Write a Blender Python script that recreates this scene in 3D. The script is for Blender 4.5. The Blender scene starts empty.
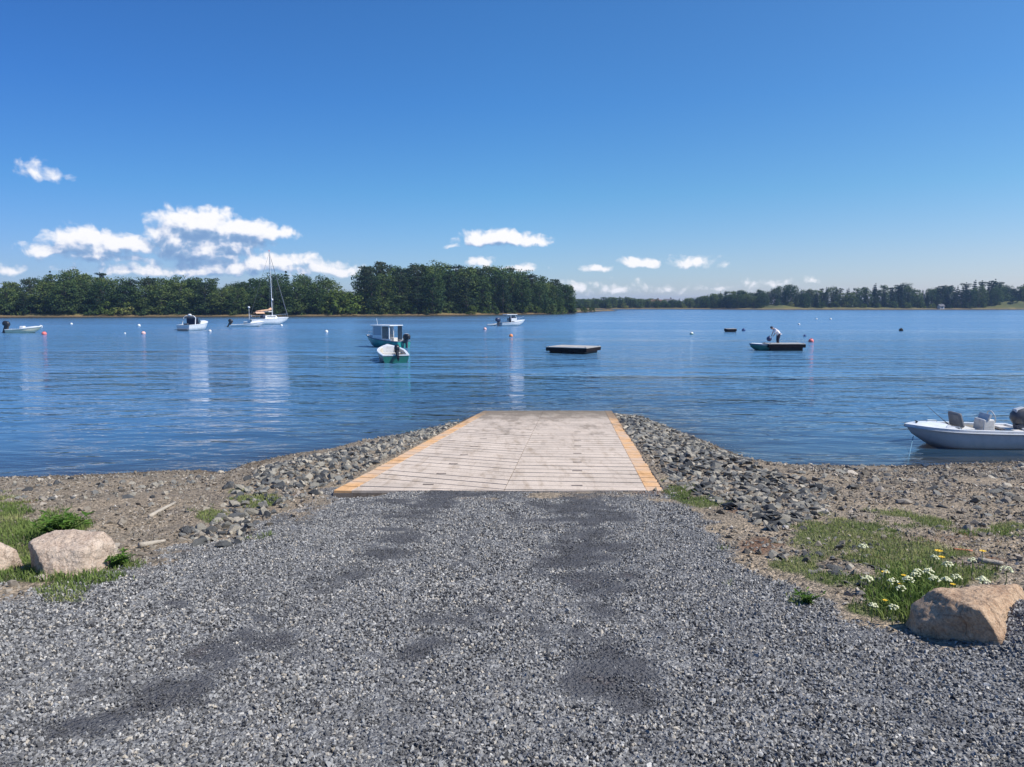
import bpy, bmesh, math, random
import numpy as np
from mathutils import Vector, Matrix, Euler

random.seed(7)
RNG = np.random.default_rng(11)
scn = bpy.context.scene
COL = scn.collection
rad = math.radians

# ------------------------------------------------------------------ camera
HC = 3.76                       # eye height above the water
F = 740.0                       # focal length in pixels at 1024 px width
HORIZON = 303.0
TH = math.atan((383.5 - HORIZON) / F)
CT, ST = math.cos(TH), math.sin(TH)
cam_d = bpy.data.cameras.new("camera")
cam_d.sensor_width = 36.0
cam_d.lens = F / 1024 * 36.0
cam_d.clip_start = 0.05
cam_d.clip_end = 20000
cam = bpy.data.objects.new("camera", cam_d)
COL.objects.link(cam)
cam.location = (0, 0, HC)
cam.rotation_euler = (rad(90) - TH, 0, 0)
scn.camera = cam

# ------------------------------------------------------------------ light
SUN_EL, SUN_AZ = rad(50), rad(106)          # azimuth clockwise from +Y (the view direction)
sun_dir = Vector((math.sin(SUN_AZ) * math.cos(SUN_EL), math.cos(SUN_AZ) * math.cos(SUN_EL), math.sin(SUN_EL)))
sd = bpy.data.lights.new("sun", 'SUN')
sd.energy = 5.0
sd.angle = rad(0.53)
sd.color = (1.0, 0.95, 0.88)
sun = bpy.data.objects.new("sun", sd)
COL.objects.link(sun)
sun.rotation_euler = sun_dir.to_track_quat('Z', 'Y').to_euler()
sun.location = (20, -10, 30)

scn.view_settings.view_transform = 'Standard'
scn.view_settings.look = 'None'
scn.view_settings.gamma = 1
scn.view_settings.use_curve_mapping = False
scn.view_settings.exposure = 0.22
scn.render.engine = 'CYCLES'
cy = scn.cycles
cy.max_bounces = 6
cy.diffuse_bounces = 2
cy.glossy_bounces = 3
cy.transparent_max_bounces = 12
cy.transmission_bounces = 3
cy.volume_bounces = 0
cy.sample_clamp_indirect = 6
cy.caustics_reflective = False
cy.caustics_refractive = False


# ------------------------------------------------------------------ photograph measurements to world
def ray(px, py):
    u = (px - 512.0) / F
    v = (383.5 - py) / F
    return u, CT + v * ST, -ST + v * CT


def P(px, py, z=0.0):
    """the point at height z seen at that place of the photograph"""
    dx, dy, dz = ray(px, py)
    c = (z - HC) / dz
    return Vector((dx * c, dy * c, z))


def PD(px, py, c):
    """the point at camera depth c seen at that place"""
    dx, dy, dz = ray(px, py)
    return Vector((dx * c, dy * c, HC + dz * c))


def proj(x, y, z):
    zz = z - HC
    d = y * CT - zz * ST
    up = y * ST + zz * CT
    d = np.where(np.abs(d) < 1e-3, 1e-3, d)
    px = 512 + F * x / d
    py = 383.5 - F * up / d
    return px, py, d


# ------------------------------------------------------------------ world: sky texture with cumulus clouds
def N(nt, typ, **kw):
    n = nt.nodes.new(typ)
    for k, v in kw.items():
        if k.startswith('i_'):
            key = k[2:]
            key = int(key) if key.isdigit() else key
            n.inputs[key].default_value = v
        else:
            setattr(n, k, v)
    return n


def math_node(nt, op, a=None, b=None, c=None, clamp=False):
    n = nt.nodes.new('ShaderNodeMath')
    n.operation = op
    n.use_clamp = clamp
    for i, s in enumerate((a, b, c)):
        if s is None:
            continue
        if isinstance(s, (int, float)):
            n.inputs[i].default_value = s
        else:
            nt.links.new(s, n.inputs[i])
    return n.outputs[0]


def ramp(nt, fac, stops, interp='LINEAR'):
    n = nt.nodes.new('ShaderNodeValToRGB')
    n.color_ramp.interpolation = interp
    e = n.color_ramp.elements
    while len(e) < len(stops):
        e.new(0.5)
    for el, (p, c) in zip(e, stops):
        el.position = p
        el.color = (*c, 1) if len(c) == 3 else c
    nt.links.new(fac, n.inputs[0])
    return n.outputs[0]


def mixc(nt, fac, a, b, mode='MIX'):
    n = nt.nodes.new('ShaderNodeMix')
    n.data_type = 'RGBA'
    n.blend_type = mode
    for s, i in ((fac, 0), (a, 6), (b, 7)):
        if isinstance(s, (int, float)):
            n.inputs[i].default_value = s
        elif isinstance(s, (tuple, list)):
            n.inputs[i].default_value = (*s, 1) if len(s) == 3 else s
        else:
            nt.links.new(s, n.inputs[i])
    return n.outputs[2]


def azel(px, py):
    dx, dy, dz = ray(px, py)
    return math.atan2(dx, dy), math.atan2(dz, math.hypot(dx, dy))


CLOUDS = [  # x, y, half width, half height, strength
    (38, 174, 24, 10, .62),
    (60, 252, 34, 13, .95), (88, 243, 40, 17, 1.25), (125, 246, 30, 15, 1.15), (100, 258, 62, 9, .85),
    (200, 226, 50, 21, 1.6), (176, 240, 34, 24, 1.3), (245, 232, 50, 16, 1.35), (270, 232, 28, 10, 1.1), (200, 250, 56, 22, 1.4), (196, 240, 48, 26, 1.3), (232, 244, 44, 18, 1.2), (95, 252, 46, 16, 1.1),
    (185, 272, 100, 11, .85), (275, 264, 60, 12, 1.05), (240, 268, 110, 16, .9), (330, 272, 36, 12, .95),
    (14, 269, 18, 7, .8),
    (505, 241, 52, 12, 1.4), (483, 240, 28, 13, 1.15), (535, 241, 22, 7, 1.0), (455, 246, 10, 4, .5),
    (480, 264, 17, 9, .95), (522, 269, 15, 8, .95), (500, 270, 45, 5, .5),
    (600, 270, 24, 6, .8), (640, 264, 26, 9, 1.2), (695, 262, 26, 10, .72), (690, 264, 34, 6, .5),
    (575, 286, 22, 10, .6), (620, 289, 42, 9, .42), (765, 284, 26, 8, .42), (810, 281, 8, 6, .6), (700, 290, 60, 6, .3),
]


def cloud_group():
    g = bpy.data.node_groups.new("cloud_density", 'ShaderNodeTree')
    g.interface.new_socket("Vector", in_out='INPUT', socket_type='NodeSocketVector')
    g.interface.new_socket("Density", in_out='OUTPUT', socket_type='NodeSocketFloat')
    gi = g.nodes.new('NodeGroupInput')
    go = g.nodes.new('NodeGroupOutput')
    wn = N(g, 'ShaderNodeTexNoise', noise_dimensions='3D', i_Scale=26.0, i_Detail=3.0)
    g.links.new(gi.outputs[0], wn.inputs['Vector'])
    sub = N(g, 'ShaderNodeVectorMath', operation='SUBTRACT')
    g.links.new(wn.outputs['Color'], sub.inputs[0])
    sub.inputs[1].default_value = (.5, .5, .5)
    sc = N(g, 'ShaderNodeVectorMath', operation='MULTIPLY_ADD')
    g.links.new(sub.outputs[0], sc.inputs[0])
    sc.inputs[1].default_value = (.035, .02, 0)
    g.links.new(gi.outputs[0], sc.inputs[2])
    acc = None
    for (x, y, w, h, s) in CLOUDS:
        a, e = azel(x, y)
        mp = N(g, 'ShaderNodeVectorMath', operation='SUBTRACT')
        g.links.new(sc.outputs[0], mp.inputs[0])
        mp.inputs[1].default_value = (a, e, 0)
        dv0 = N(g, 'ShaderNodeVectorMath', operation='MULTIPLY')
        g.links.new(mp.outputs[0], dv0.inputs[0])
        dv0.inputs[1].default_value = (F / w, F / h, 0)
        dvb = N(g, 'ShaderNodeVectorMath', operation='MULTIPLY')      # flatter below than above
        g.links.new(dv0.outputs[0], dvb.inputs[0])
        dvb.inputs[1].default_value = (-1, -1.7, 0)
        dv = N(g, 'ShaderNodeVectorMath', operation='MAXIMUM')
        g.links.new(dv0.outputs[0], dv.inputs[0])
        g.links.new(dvb.outputs[0], dv.inputs[1])
        ln = N(g, 'ShaderNodeVectorMath', operation='LENGTH')
        g.links.new(dv.outputs[0], ln.inputs[0])
        m = math_node(g, 'SUBTRACT', 1.0, ln.outputs['Value'])
        m = math_node(g, 'MULTIPLY', m, s)
        acc = m if acc is None else math_node(g, 'SMOOTH_MAX', acc, m, .12)
    fb = N(g, 'ShaderNodeTexNoise', noise_dimensions='3D', i_Scale=62.0, i_Detail=6.0, i_Roughness=.56)
    st = N(g, 'ShaderNodeVectorMath', operation='MULTIPLY')
    st.inputs[1].default_value = (1, 1.5, 1)
    g.links.new(gi.outputs[0], st.inputs[0])
    g.links.new(st.outputs[0], fb.inputs['Vector'])
    nz = math_node(g, 'SUBTRACT', fb.outputs[0], .5)
    nz = math_node(g, 'MULTIPLY', nz, 1.5)
    vo = N(g, 'ShaderNodeTexVoronoi', voronoi_dimensions='2D', feature='F1', i_Scale=58.0, i_Detail=2.0, i_Roughness=.5)
    g.links.new(sc.outputs[0], vo.inputs['Vector'])
    pf = math_node(g, 'MULTIPLY_ADD', vo.outputs['Distance'], -.50, .30)
    nz = math_node(g, 'MULTIPLY_ADD', nz, .46, pf)
    tot = math_node(g, 'ADD', acc, nz)
    g.links.new(tot, go.inputs[0])
    return g


def build_world():
    w = bpy.data.worlds.new("World")
    scn.world = w
    w.use_nodes = True
    nt = w.node_tree
    nt.nodes.clear()
    out = nt.nodes.new('ShaderNodeOutputWorld')
    bg = nt.nodes.new('ShaderNodeBackground')
    bg.inputs[1].default_value = 0.098
    sky = nt.nodes.new('ShaderNodeTexSky')
    sky.sky_type = 'NISHITA'
    sky.sun_disc = False
    sky.sun_elevation = SUN_EL
    sky.sun_rotation = SUN_AZ
    sky.altitude = 0
    sky.air_density = 1.0
    sky.dust_density = 0.15
    sky.ozone_density = 3.5
    tc = nt.nodes.new('ShaderNodeTexCoord')
    sep = nt.nodes.new('ShaderNodeSeparateXYZ')
    nt.links.new(tc.outputs['Generated'], sep.inputs[0])
    az = math_node(nt, 'ARCTAN2', sep.outputs[0], sep.outputs[1])
    el = math_node(nt, 'ARCSINE', sep.outputs[2])
    cb = nt.nodes.new('ShaderNodeCombineXYZ')
    nt.links.new(az, cb.inputs[0])
    nt.links.new(el, cb.inputs[1])
    grp = cloud_group()
    g1 = nt.nodes.new('ShaderNodeGroup')
    g1.node_tree = grp
    nt.links.new(cb.outputs[0], g1.inputs[0])
    off = N(nt, 'ShaderNodeVectorMath', operation='ADD')
    off.inputs[1].default_value = (.007, .013, 0)
    nt.links.new(cb.outputs[0], off.inputs[0])
    g2 = nt.nodes.new('ShaderNodeGroup')
    g2.node_tree = grp
    nt.links.new(off.outputs[0], g2.inputs[0])
    d1, d2 = g1.outputs[0], g2.outputs[0]
    mr = N(nt, 'ShaderNodeMapRange', interpolation_type='SMOOTHSTEP')
    mr.inputs[1].default_value = -.04
    mr.inputs[2].default_value = .58
    nt.links.new(d1, mr.inputs[0])
    alpha = math_node(nt, 'MULTIPLY', mr.outputs[0], .97)
    dif = math_node(nt, 'SUBTRACT', d1, d2)
    dens = math_node(nt, 'MULTIPLY', d1, -.30)
    lit = math_node(nt, 'MULTIPLY_ADD', dif, .75, dens)
    mr2 = N(nt, 'ShaderNodeMapRange', interpolation_type='SMOOTHSTEP')
    mr2.inputs[1].default_value = -.62
    mr2.inputs[2].default_value = .22
    nt.links.new(lit, mr2.inputs[0])
    ccol = ramp(nt, mr2.outputs[0], [(0, (1.9, 3.2, 5.5)), (.30, (2.9, 4.2, 6.3)), (.58, (5.8, 6.4, 7.8)), (.85, (8.4, 8.5, 8.9)), (1, (9.2, 9.1, 9.3))])
    # ramp colours are stored unclamped, on the scale of the sky texture
    # clear-air tint: deeper blue overhead and on the side away from the sun
    eln = math_node(nt, 'MULTIPLY', sep.outputs[2], 2.0, clamp=True)
    te = ramp(nt, eln, [(0, (.64, .75, .95)), (.12, (.57, .76, .95)), (.28, (.43, .79, .96)), (.50, (.35, .76, 1.03)), (.88, (.35, .76, 1.03))])
    azn = math_node(nt, 'MULTIPLY_ADD', az, .5 / rad(35), .5, clamp=True)
    ta = ramp(nt, azn, [(0, (.55, .58, .75)), (.5, (.78, .77, .85)), (1, (1.02, .84, .84))])
    tint = mixc(nt, 1.0, sky.outputs[0], te, 'MULTIPLY')
    tint = mixc(nt, 1.0, tint, ta, 'MULTIPLY')
    k = N(nt, 'ShaderNodeVectorMath', operation='SCALE')
    k.inputs['Scale'].default_value = 1.41
    nt.links.new(tint, k.inputs[0])
    tint = k.outputs[0]
    nt.links.new(tint, bg.inputs[0])
    res = mixc(nt, alpha, tint, ccol)
    bg2 = nt.nodes.new('ShaderNodeBackground')
    bg2.inputs[1].default_value = bg.inputs[1].default_value
    nt.links.new(res, bg2.inputs[0])
    # the clouds stand only in one low part of the sky: elsewhere the plain sky is used
    f = math_node(nt, 'LESS_THAN', math_node(nt, 'ABSOLUTE', math_node(nt, 'SUBTRACT', el, .10)), .11)
    f2 = math_node(nt, 'LESS_THAN', math_node(nt, 'ABSOLUTE', az), .80)
    f = math_node(nt, 'MULTIPLY', f, f2)
    ms = nt.nodes.new('ShaderNodeMixShader')
    nt.links.new(f, ms.inputs[0])
    nt.links.new(bg.outputs[0], ms.inputs[1])
    nt.links.new(bg2.outputs[0], ms.inputs[2])
    nt.links.new(ms.outputs[0], out.inputs[0])
    w.cycles.sampling_method = 'MANUAL'
    w.cycles.sample_map_resolution = 1024


build_world()


# ------------------------------------------------------------------ materials
MATS = {}


def new_mat(name):
    m = bpy.data.materials.new(name)
    m.use_nodes = True
    nt = m.node_tree
    nt.nodes.clear()
    out = nt.nodes.new('ShaderNodeOutputMaterial')
    MATS[name] = m
    return m, nt, out


def pmat(name, col, rough=.5, metal=0.0, var=.12, scale=6.0, bump=0.0, bscale=40.0, dirt=None, spec=None, coat=0.0):
    m, nt, out = new_mat(name)
    b = nt.nodes.new('ShaderNodeBsdfPrincipled')
    b.inputs['Roughness'].default_value = rough
    b.inputs['Metallic'].default_value = metal
    b.inputs['Coat Weight'].default_value = coat
    if spec is not None:
        b.inputs['Specular IOR Level'].default_value = spec
    tc = nt.nodes.new('ShaderNodeTexCoord')
    nz = N(nt, 'ShaderNodeTexNoise', i_Scale=scale, i_Detail=6.0, i_Roughness=.6)
    nt.links.new(tc.outputs['Object'], nz.inputs['Vector'])
    lo = tuple(max(0, c * (1 - var)) for c in col)
    hi = tuple(min(1, c * (1 + var)) for c in col)
    c = ramp(nt, nz.outputs[0], [(.3, lo), (.7, hi)])
    if dirt:
        n2 = N(nt, 'ShaderNodeTexNoise', i_Scale=scale * 2.3, i_Detail=8.0, i_Roughness=.7)
        nt.links.new(tc.outputs['Object'], n2.inputs['Vector'])
        f = ramp(nt, n2.outputs[0], [(.5, (0, 0, 0)), (.68, (.8, .8, .8))])
        c = mixc(nt, f, c, dirt)
    nt.links.new(c, b.inputs['Base Color'])
    if bump:
        n3 = N(nt, 'ShaderNodeTexNoise', i_Scale=bscale, i_Detail=5.0, i_Roughness=.65)
        nt.links.new(tc.outputs['Object'], n3.inputs['Vector'])
        bp = nt.nodes.new('ShaderNodeBump')
        bp.inputs['Strength'].default_value = bump
        bp.inputs['Distance'].default_value = .02
        nt.links.new(n3.outputs[0], bp.inputs['Height'])
        nt.links.new(bp.outputs[0], b.inputs['Normal'])
    nt.links.new(b.outputs[0], out.inputs[0])
    return m


pmat('white_gelcoat', (.74, .76, .78), .28, var=.05, scale=2, dirt=(.55, .54, .50))
pmat('grey_gelcoat', (.56, .54, .55), .32, var=.06, scale=2, dirt=(.45, .46, .48))
pmat('cream_gelcoat', (.72, .68, .50), .35, var=.06, scale=2, dirt=(.5, .46, .33))
pmat('green_gelcoat', (.012, .14, .115), .30, var=.2, scale=2, dirt=(.02, .09, .08))
pmat('teal_gelcoat', (.02, .26, .25), .30, var=.2, scale=2, dirt=(.02, .08, .09))
pmat('antifoul', (.03, .035, .05), .7, var=.3, scale=3)
pmat('black_plastic', (.018, .02, .026), .35, var=.2)
pmat('navy_plastic', (.02, .035, .09), .35, var=.2)
pmat('charcoal_plastic', (.07, .075, .09), .4, var=.2)
pmat('silver_plastic', (.48, .50, .52), .35, var=.08)
pmat('liner', (.50, .46, .38), .6, var=.12, scale=4, dirt=(.36, .32, .26), bump=.3)
pmat('pale_liner', (.66, .64, .60), .5, var=.1, scale=4, dirt=(.5, .47, .42), bump=.2)
pmat('vinyl_grey', (.13, .135, .15), .6, var=.2, scale=8, bump=.3)
pmat('canvas_tan', (.62, .38, .24), .85, var=.15, scale=5)
pmat('canvas_navy', (.02, .03, .07), .85, var=.2, scale=5)
pmat('blue_canvas', (.10, .16, .22), .8, var=.2, scale=5)
pmat('metal', (.6, .62, .64), .3, metal=.9, var=.05)
pmat('mast_metal', (.62, .64, .66), .45, metal=.3, var=.05)
pmat('wire', (.16, .17, .19), .5, metal=.4)
pmat('sail_cloth', (.8, .8, .78), .8, var=.05)
pmat('dark_timber', (.014, .011, .013), .9, spec=.08, var=.4, scale=5, bump=.5, dirt=(.03, .024, .02))
pmat('deck_timber', (.46, .43, .39), .75, var=.25, scale=3, bump=.5, dirt=(.24, .22, .2))
pmat('rope', (.10, .22, .32), .8)
pmat('pale_rope', (.5, .48, .42), .9)
pmat('buoy_white', (.75, .75, .73), .45, dirt=(.5, .5, .42))
pmat('buoy_pink', (.75, .16, .15), .5, dirt=(.6, .3, .28))
pmat('buoy_orange', (.8, .28, .10), .5)
pmat('buoy_navy', (.012, .03, .11), .5)
pmat('buoy_blue', (.02, .06, .2), .5)
pmat('buoy_black', (.010, .011, .013), .6, spec=.2)
pmat('buoy_green', (.05, .2, .09), .5)
pmat('bark', (.085, .07, .058), .9, var=.35, scale=3, bump=.8, bscale=12)
pmat('skin', (.5, .3, .22), .6, var=.08)
pmat('shirt', (.78, .74, .78), .85, var=.08, scale=6)
pmat('trousers', (.02, .022, .045), .85, var=.2)
pmat('hair', (.02, .025, .05), .7, var=.3)
pmat('house_wall', (.24, .21, .22), .8, var=.1)
pmat('house_roof', (.16, .085, .075), .85, var=.2)
pmat('shed_wall', (.75, .74, .72), .8, var=.06)
pmat('shed_roof', (.12, .12, .13), .85, var=.2)
pmat('pebble_dark', (.025, .028, .035), .8)
pmat('driftwood', (.40, .35, .28), .85, var=.2, scale=8, bump=.8, bscale=30)
pmat('orange_plastic', (.50, .17, .08), .6, var=.25, scale=20)
pmat('stem', (.10, .16, .04), .7, var=.2)
pmat('umbel', (.70, .70, .44), .8, var=.12, scale=60)
pmat('yellow_petal', (.85, .55, .03), .7, var=.1)

m, nt, out = new_mat('window_glass')
b = N(nt, 'ShaderNodeBsdfPrincipled', i_Roughness=.06)
b.inputs['Base Color'].default_value = (.03, .045, .06, 1)
b.inputs['Specular IOR Level'].default_value = .7
nt.links.new(b.outputs[0], out.inputs[0])
m, nt, out = new_mat('clear_glass')
b = N(nt, 'ShaderNodeBsdfPrincipled', i_Roughness=.05)
b.inputs['Base Color'].default_value = (.45, .52, .60, 1)
b.inputs['Alpha'].default_value = .62
nt.links.new(b.outputs[0], out.inputs[0])


def stone_mat(name, stops, rough=.85, bscale=30.0, bump=.6, warm=0.0):
    """rock whose tone comes from its own 'tone' attribute or its object's random number"""
    m, nt, out = new_mat(name)
    b = N(nt, 'ShaderNodeBsdfPrincipled', i_Roughness=rough)
    b.inputs['Specular IOR Level'].default_value = .35
    at = N(nt, 'ShaderNodeAttribute', attribute_name='tone')
    oi = nt.nodes.new('ShaderNodeObjectInfo')
    tc = nt.nodes.new('ShaderNodeTexCoord')
    nz = N(nt, 'ShaderNodeTexNoise', i_Scale=bscale * .35, i_Detail=6.0, i_Roughness=.65)
    nt.links.new(tc.outputs['Object'], nz.inputs['Vector'])
    f = math_node(nt, 'ADD', at.outputs['Fac'], oi.outputs['Random'])
    f = math_node(nt, 'FRACT', f)
    dz = math_node(nt, 'SUBTRACT', nz.outputs[0], .5)
    f2 = math_node(nt, 'MULTIPLY_ADD', dz, .35, f, clamp=True)
    c = ramp(nt, f2, stops)
    nt.links.new(c, b.inputs['Base Color'])
    n3 = N(nt, 'ShaderNodeTexNoise', i_Scale=bscale, i_Detail=6.0, i_Roughness=.7)
    nt.links.new(tc.outputs['Object'], n3.inputs['Vector'])
    bp = nt.nodes.new('ShaderNodeBump')
    bp.inputs['Strength'].default_value = bump
    bp.inputs['Distance'].default_value = .02
    nt.links.new(n3.outputs[0], bp.inputs['Height'])
    nt.links.new(bp.outputs[0], b.inputs['Normal'])
    nt.links.new(b.outputs[0], out.inputs[0])
    return m


stone_mat('gravel_stone', [(0, (.042, .042, .044)), (.3, (.118, .117, .117)), (.6, (.235, .233, .228)), (.88, (.40, .395, .38)), (.95, (.46, .40, .31)), (1, (.60, .58, .54))], bscale=60)
stone_mat('beach_stone', [(0, (.11, .095, .075)), (.4, (.22, .19, .15)), (.75, (.33, .29, .24)), (.95, (.45, .38, .30)), (1, (.5, .46, .4))], bscale=50)
stone_mat('shale', [(0, (.035, .038, .042)), (.25, (.095, .098, .098)), (.55, (.195, .190, .170)), (.82, (.31, .285, .23)), (1, (.43, .38, .30))], bscale=22, bump=.9)


def leaf_mat(name, lo, mid, hi, trans=.25, nscale=.45, ovar=.5):
    m, nt, out = new_mat(name)
    tc = nt.nodes.new('ShaderNodeTexCoord')
    oi = nt.nodes.new('ShaderNodeObjectInfo')
    at = N(nt, 'ShaderNodeAttribute', attribute_name='tone')
    nz = N(nt, 'ShaderNodeTexNoise', i_Scale=nscale, i_Detail=4.0)
    nt.links.new(tc.outputs['Object'], nz.inputs['Vector'])
    a = math_node(nt, 'MULTIPLY_ADD', oi.outputs['Random'], ovar, -ovar / 2)
    n2 = math_node(nt, 'MULTIPLY_ADD', nz.outputs[0], .8, -.4)
    s = math_node(nt, 'ADD', at.outputs['Fac'], a)
    s = math_node(nt, 'ADD', s, n2, clamp=True)
    c = ramp(nt, s, [(0, lo), (.5, mid), (1, hi)])
    d = N(nt, 'ShaderNodeBsdfDiffuse')
    t = N(nt, 'ShaderNodeBsdfTranslucent')
    nt.links.new(c, d.inputs[0])
    nt.links.new(c, t.inputs[0])
    mx = N(nt, 'ShaderNodeMixShader')
    mx.inputs[0].default_value = trans
    nt.links.new(d.outputs[0], mx.inputs[1])
    nt.links.new(t.outputs[0], mx.inputs[2])
    nt.links.new(mx.outputs[0], out.inputs[0])
    return m


leaf_mat('broad_leaf', (.032, .062, .030), (.070, .115, .042), (.135, .175, .055), ovar=.8)
leaf_mat('pine_needle', (.024, .044, .028), (.046, .072, .038), (.085, .098, .052), ovar=.8)
leaf_mat('spruce_needle', (.024, .044, .032), (.040, .066, .040), (.066, .096, .046), ovar=.8)
leaf_mat('bush_leaf', (.060, .10, .025), (.13, .18, .04), (.24, .24, .08), ovar=.8)
leaf_mat('grass_blade', (.12, .18, .05), (.24, .29, .095), (.44, .40, .20), nscale=3.0, ovar=0)
leaf_mat('weed_leaf', (.045, .10, .022), (.08, .16, .03), (.14, .22, .05), nscale=6.0, ovar=0)
leaf_mat('straw', (.13, .10, .05), (.26, .21, .11), (.38, .31, .17), nscale=3.0, ovar=0)
leaf_mat('weed_wrack', (.06, .03, .02), (.16, .07, .035), (.30, .14, .07), nscale=5.0, ovar=0)


def boulder_mat(name, base, pale, dark):
    m, nt, out = new_mat(name)
    b = N(nt, 'ShaderNodeBsdfPrincipled', i_Roughness=.85)
    b.inputs['Specular IOR Level'].default_value = .3
    tc = nt.nodes.new('ShaderNodeTexCoord')
    n1 = N(nt, 'ShaderNodeTexNoise', i_Scale=7.0, i_Detail=7.0, i_Roughness=.62)
    n2 = N(nt, 'ShaderNodeTexNoise', i_Scale=55.0, i_Detail=3.0)
    vo = N(nt, 'ShaderNodeTexVoronoi', i_Scale=120.0)
    for n in (n1, n2, vo):
        nt.links.new(tc.outputs['Object'], n.inputs['Vector'])
    c = ramp(nt, n1.outputs[0], [(.30, dark), (.48, base), (.68, pale)])
    f = ramp(nt, n2.outputs[0], [(.40, (0, 0, 0)), (.62, (.5, .5, .5))])
    c = mixc(nt, f, c, pale)
    sp = ramp(nt, vo.outputs['Color'], [(.0, (.62, .60, .6)), (.5, (1, 1, 1)), (1, (1.25, 1.2, 1.15))])
    c = mixc(nt, .8, c, sp, 'MULTIPLY')
    nt.links.new(c, b.inputs['Base Color'])
    ck = N(nt, 'ShaderNodeTexVoronoi', feature='DISTANCE_TO_EDGE', i_Scale=5.0)
    wv = N(nt, 'ShaderNodeVectorMath', operation='MULTIPLY_ADD')
    nt.links.new(n1.outputs['Color'], wv.inputs[0])
    wv.inputs[1].default_value = (.25, .25, .25)
    nt.links.new(tc.outputs['Object'], wv.inputs[2])
    nt.links.new(wv.outputs[0], ck.inputs['Vector'])
    cf = ramp(nt, ck.outputs['Distance'], [(0, (0, 0, 0)), (.02, (1, 1, 1))])
    c = mixc(nt, .55, c, mixc(nt, cf, (.45, .4, .38), (1, 1, 1)), 'MULTIPLY')
    nt.links.new(c, b.inputs['Base Color'])
    n7 = N(nt, 'ShaderNodeTexNoise', i_Scale=22.0, i_Detail=8.0, i_Roughness=.75)
    nt.links.new(tc.outputs['Object'], n7.inputs['Vector'])
    hs = math_node(nt, 'MULTIPLY_ADD', n2.outputs[0], .4, n1.outputs[0])
    hs = math_node(nt, 'MULTIPLY_ADD', n7.outputs[0], 1.2, hs)
    hs = math_node(nt, 'MULTIPLY_ADD', cf, .25, hs)
    bp = nt.nodes.new('ShaderNodeBump')
    bp.inputs['Strength'].default_value = .8
    bp.inputs['Distance'].default_value = .02
    nt.links.new(hs, bp.inputs['Height'])
    nt.links.new(bp.outputs[0], b.inputs['Normal'])
    nt.links.new(b.outputs[0], out.inputs[0])


boulder_mat('pink_granite', (.46, .355, .27), (.58, .48, .385), (.35, .25, .185))
boulder_mat('tan_granite', (.46, .31, .195), (.55, .41, .28), (.33, .20, .12))


# ------------------------------------------------------------------ mesh helpers
def tag(o, label=None, cat=None, group=None, kind=None):
    if label:
        o['label'] = label
    if cat:
        o['category'] = cat
    if group:
        o['group'] = group
    if kind:
        o['kind'] = kind
    return o


def mesh_np(name, verts, faces, mats, tone=None, smooth=False, attrs=None):
    """mesh from numpy arrays; faces is (n, k) with one k"""
    verts = np.ascontiguousarray(verts, dtype=np.float32)
    faces = np.ascontiguousarray(faces, dtype=np.int32)
    me = bpy.data.meshes.new(name)
    n, k = faces.shape
    me.vertices.add(len(verts))
    me.vertices.foreach_set('co', verts.ravel())
    me.loops.add(n * k)
    me.loops.foreach_set('vertex_index', faces.ravel())
    me.polygons.add(n)
    me.polygons.foreach_set('loop_start', np.arange(0, n * k, k, dtype=np.int32))
    me.polygons.foreach_set('loop_total', np.full(n, k, dtype=np.int32))
    me.update(calc_edges=True)
    me.polygons.foreach_set('use_smooth', np.full(n, smooth, dtype=bool))
    if tone is not None:
        a = me.attributes.new('tone', 'FLOAT', 'POINT')
        a.data.foreach_set('value', np.ascontiguousarray(tone, dtype=np.float32))
    for kk, vv in (attrs or {}).items():
        a = me.attributes.new(kk, 'FLOAT', 'POINT')
        a.data.foreach_set('value', np.ascontiguousarray(vv, dtype=np.float32))
    for m in (mats if isinstance(mats, (list, tuple)) else [mats]):
        me.materials.append(MATS[m])
    return me


def link(name, me, parent=None, loc=(0, 0, 0), rot=(0, 0, 0)):
    o = bpy.data.objects.new(name, me)
    COL.objects.link(o)
    o.location = loc
    o.rotation_euler = rot
    if parent:
        o.parent = parent
    return o


def thing(name, label, cat, loc=(0, 0, 0), rz=0.0, group=None):
    o = bpy.data.objects.new(name, None)
    COL.objects.link(o)
    o.empty_display_size = .2
    o.location = loc
    o.rotation_euler = (0, 0, rz)
    return tag(o, label, cat, group)


def copy_tree(o, parent=None):
    c = o.copy()
    COL.objects.link(c)
    c.parent = parent
    for ch in list(o.children):
        copy_tree(ch, c)
    return c


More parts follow.
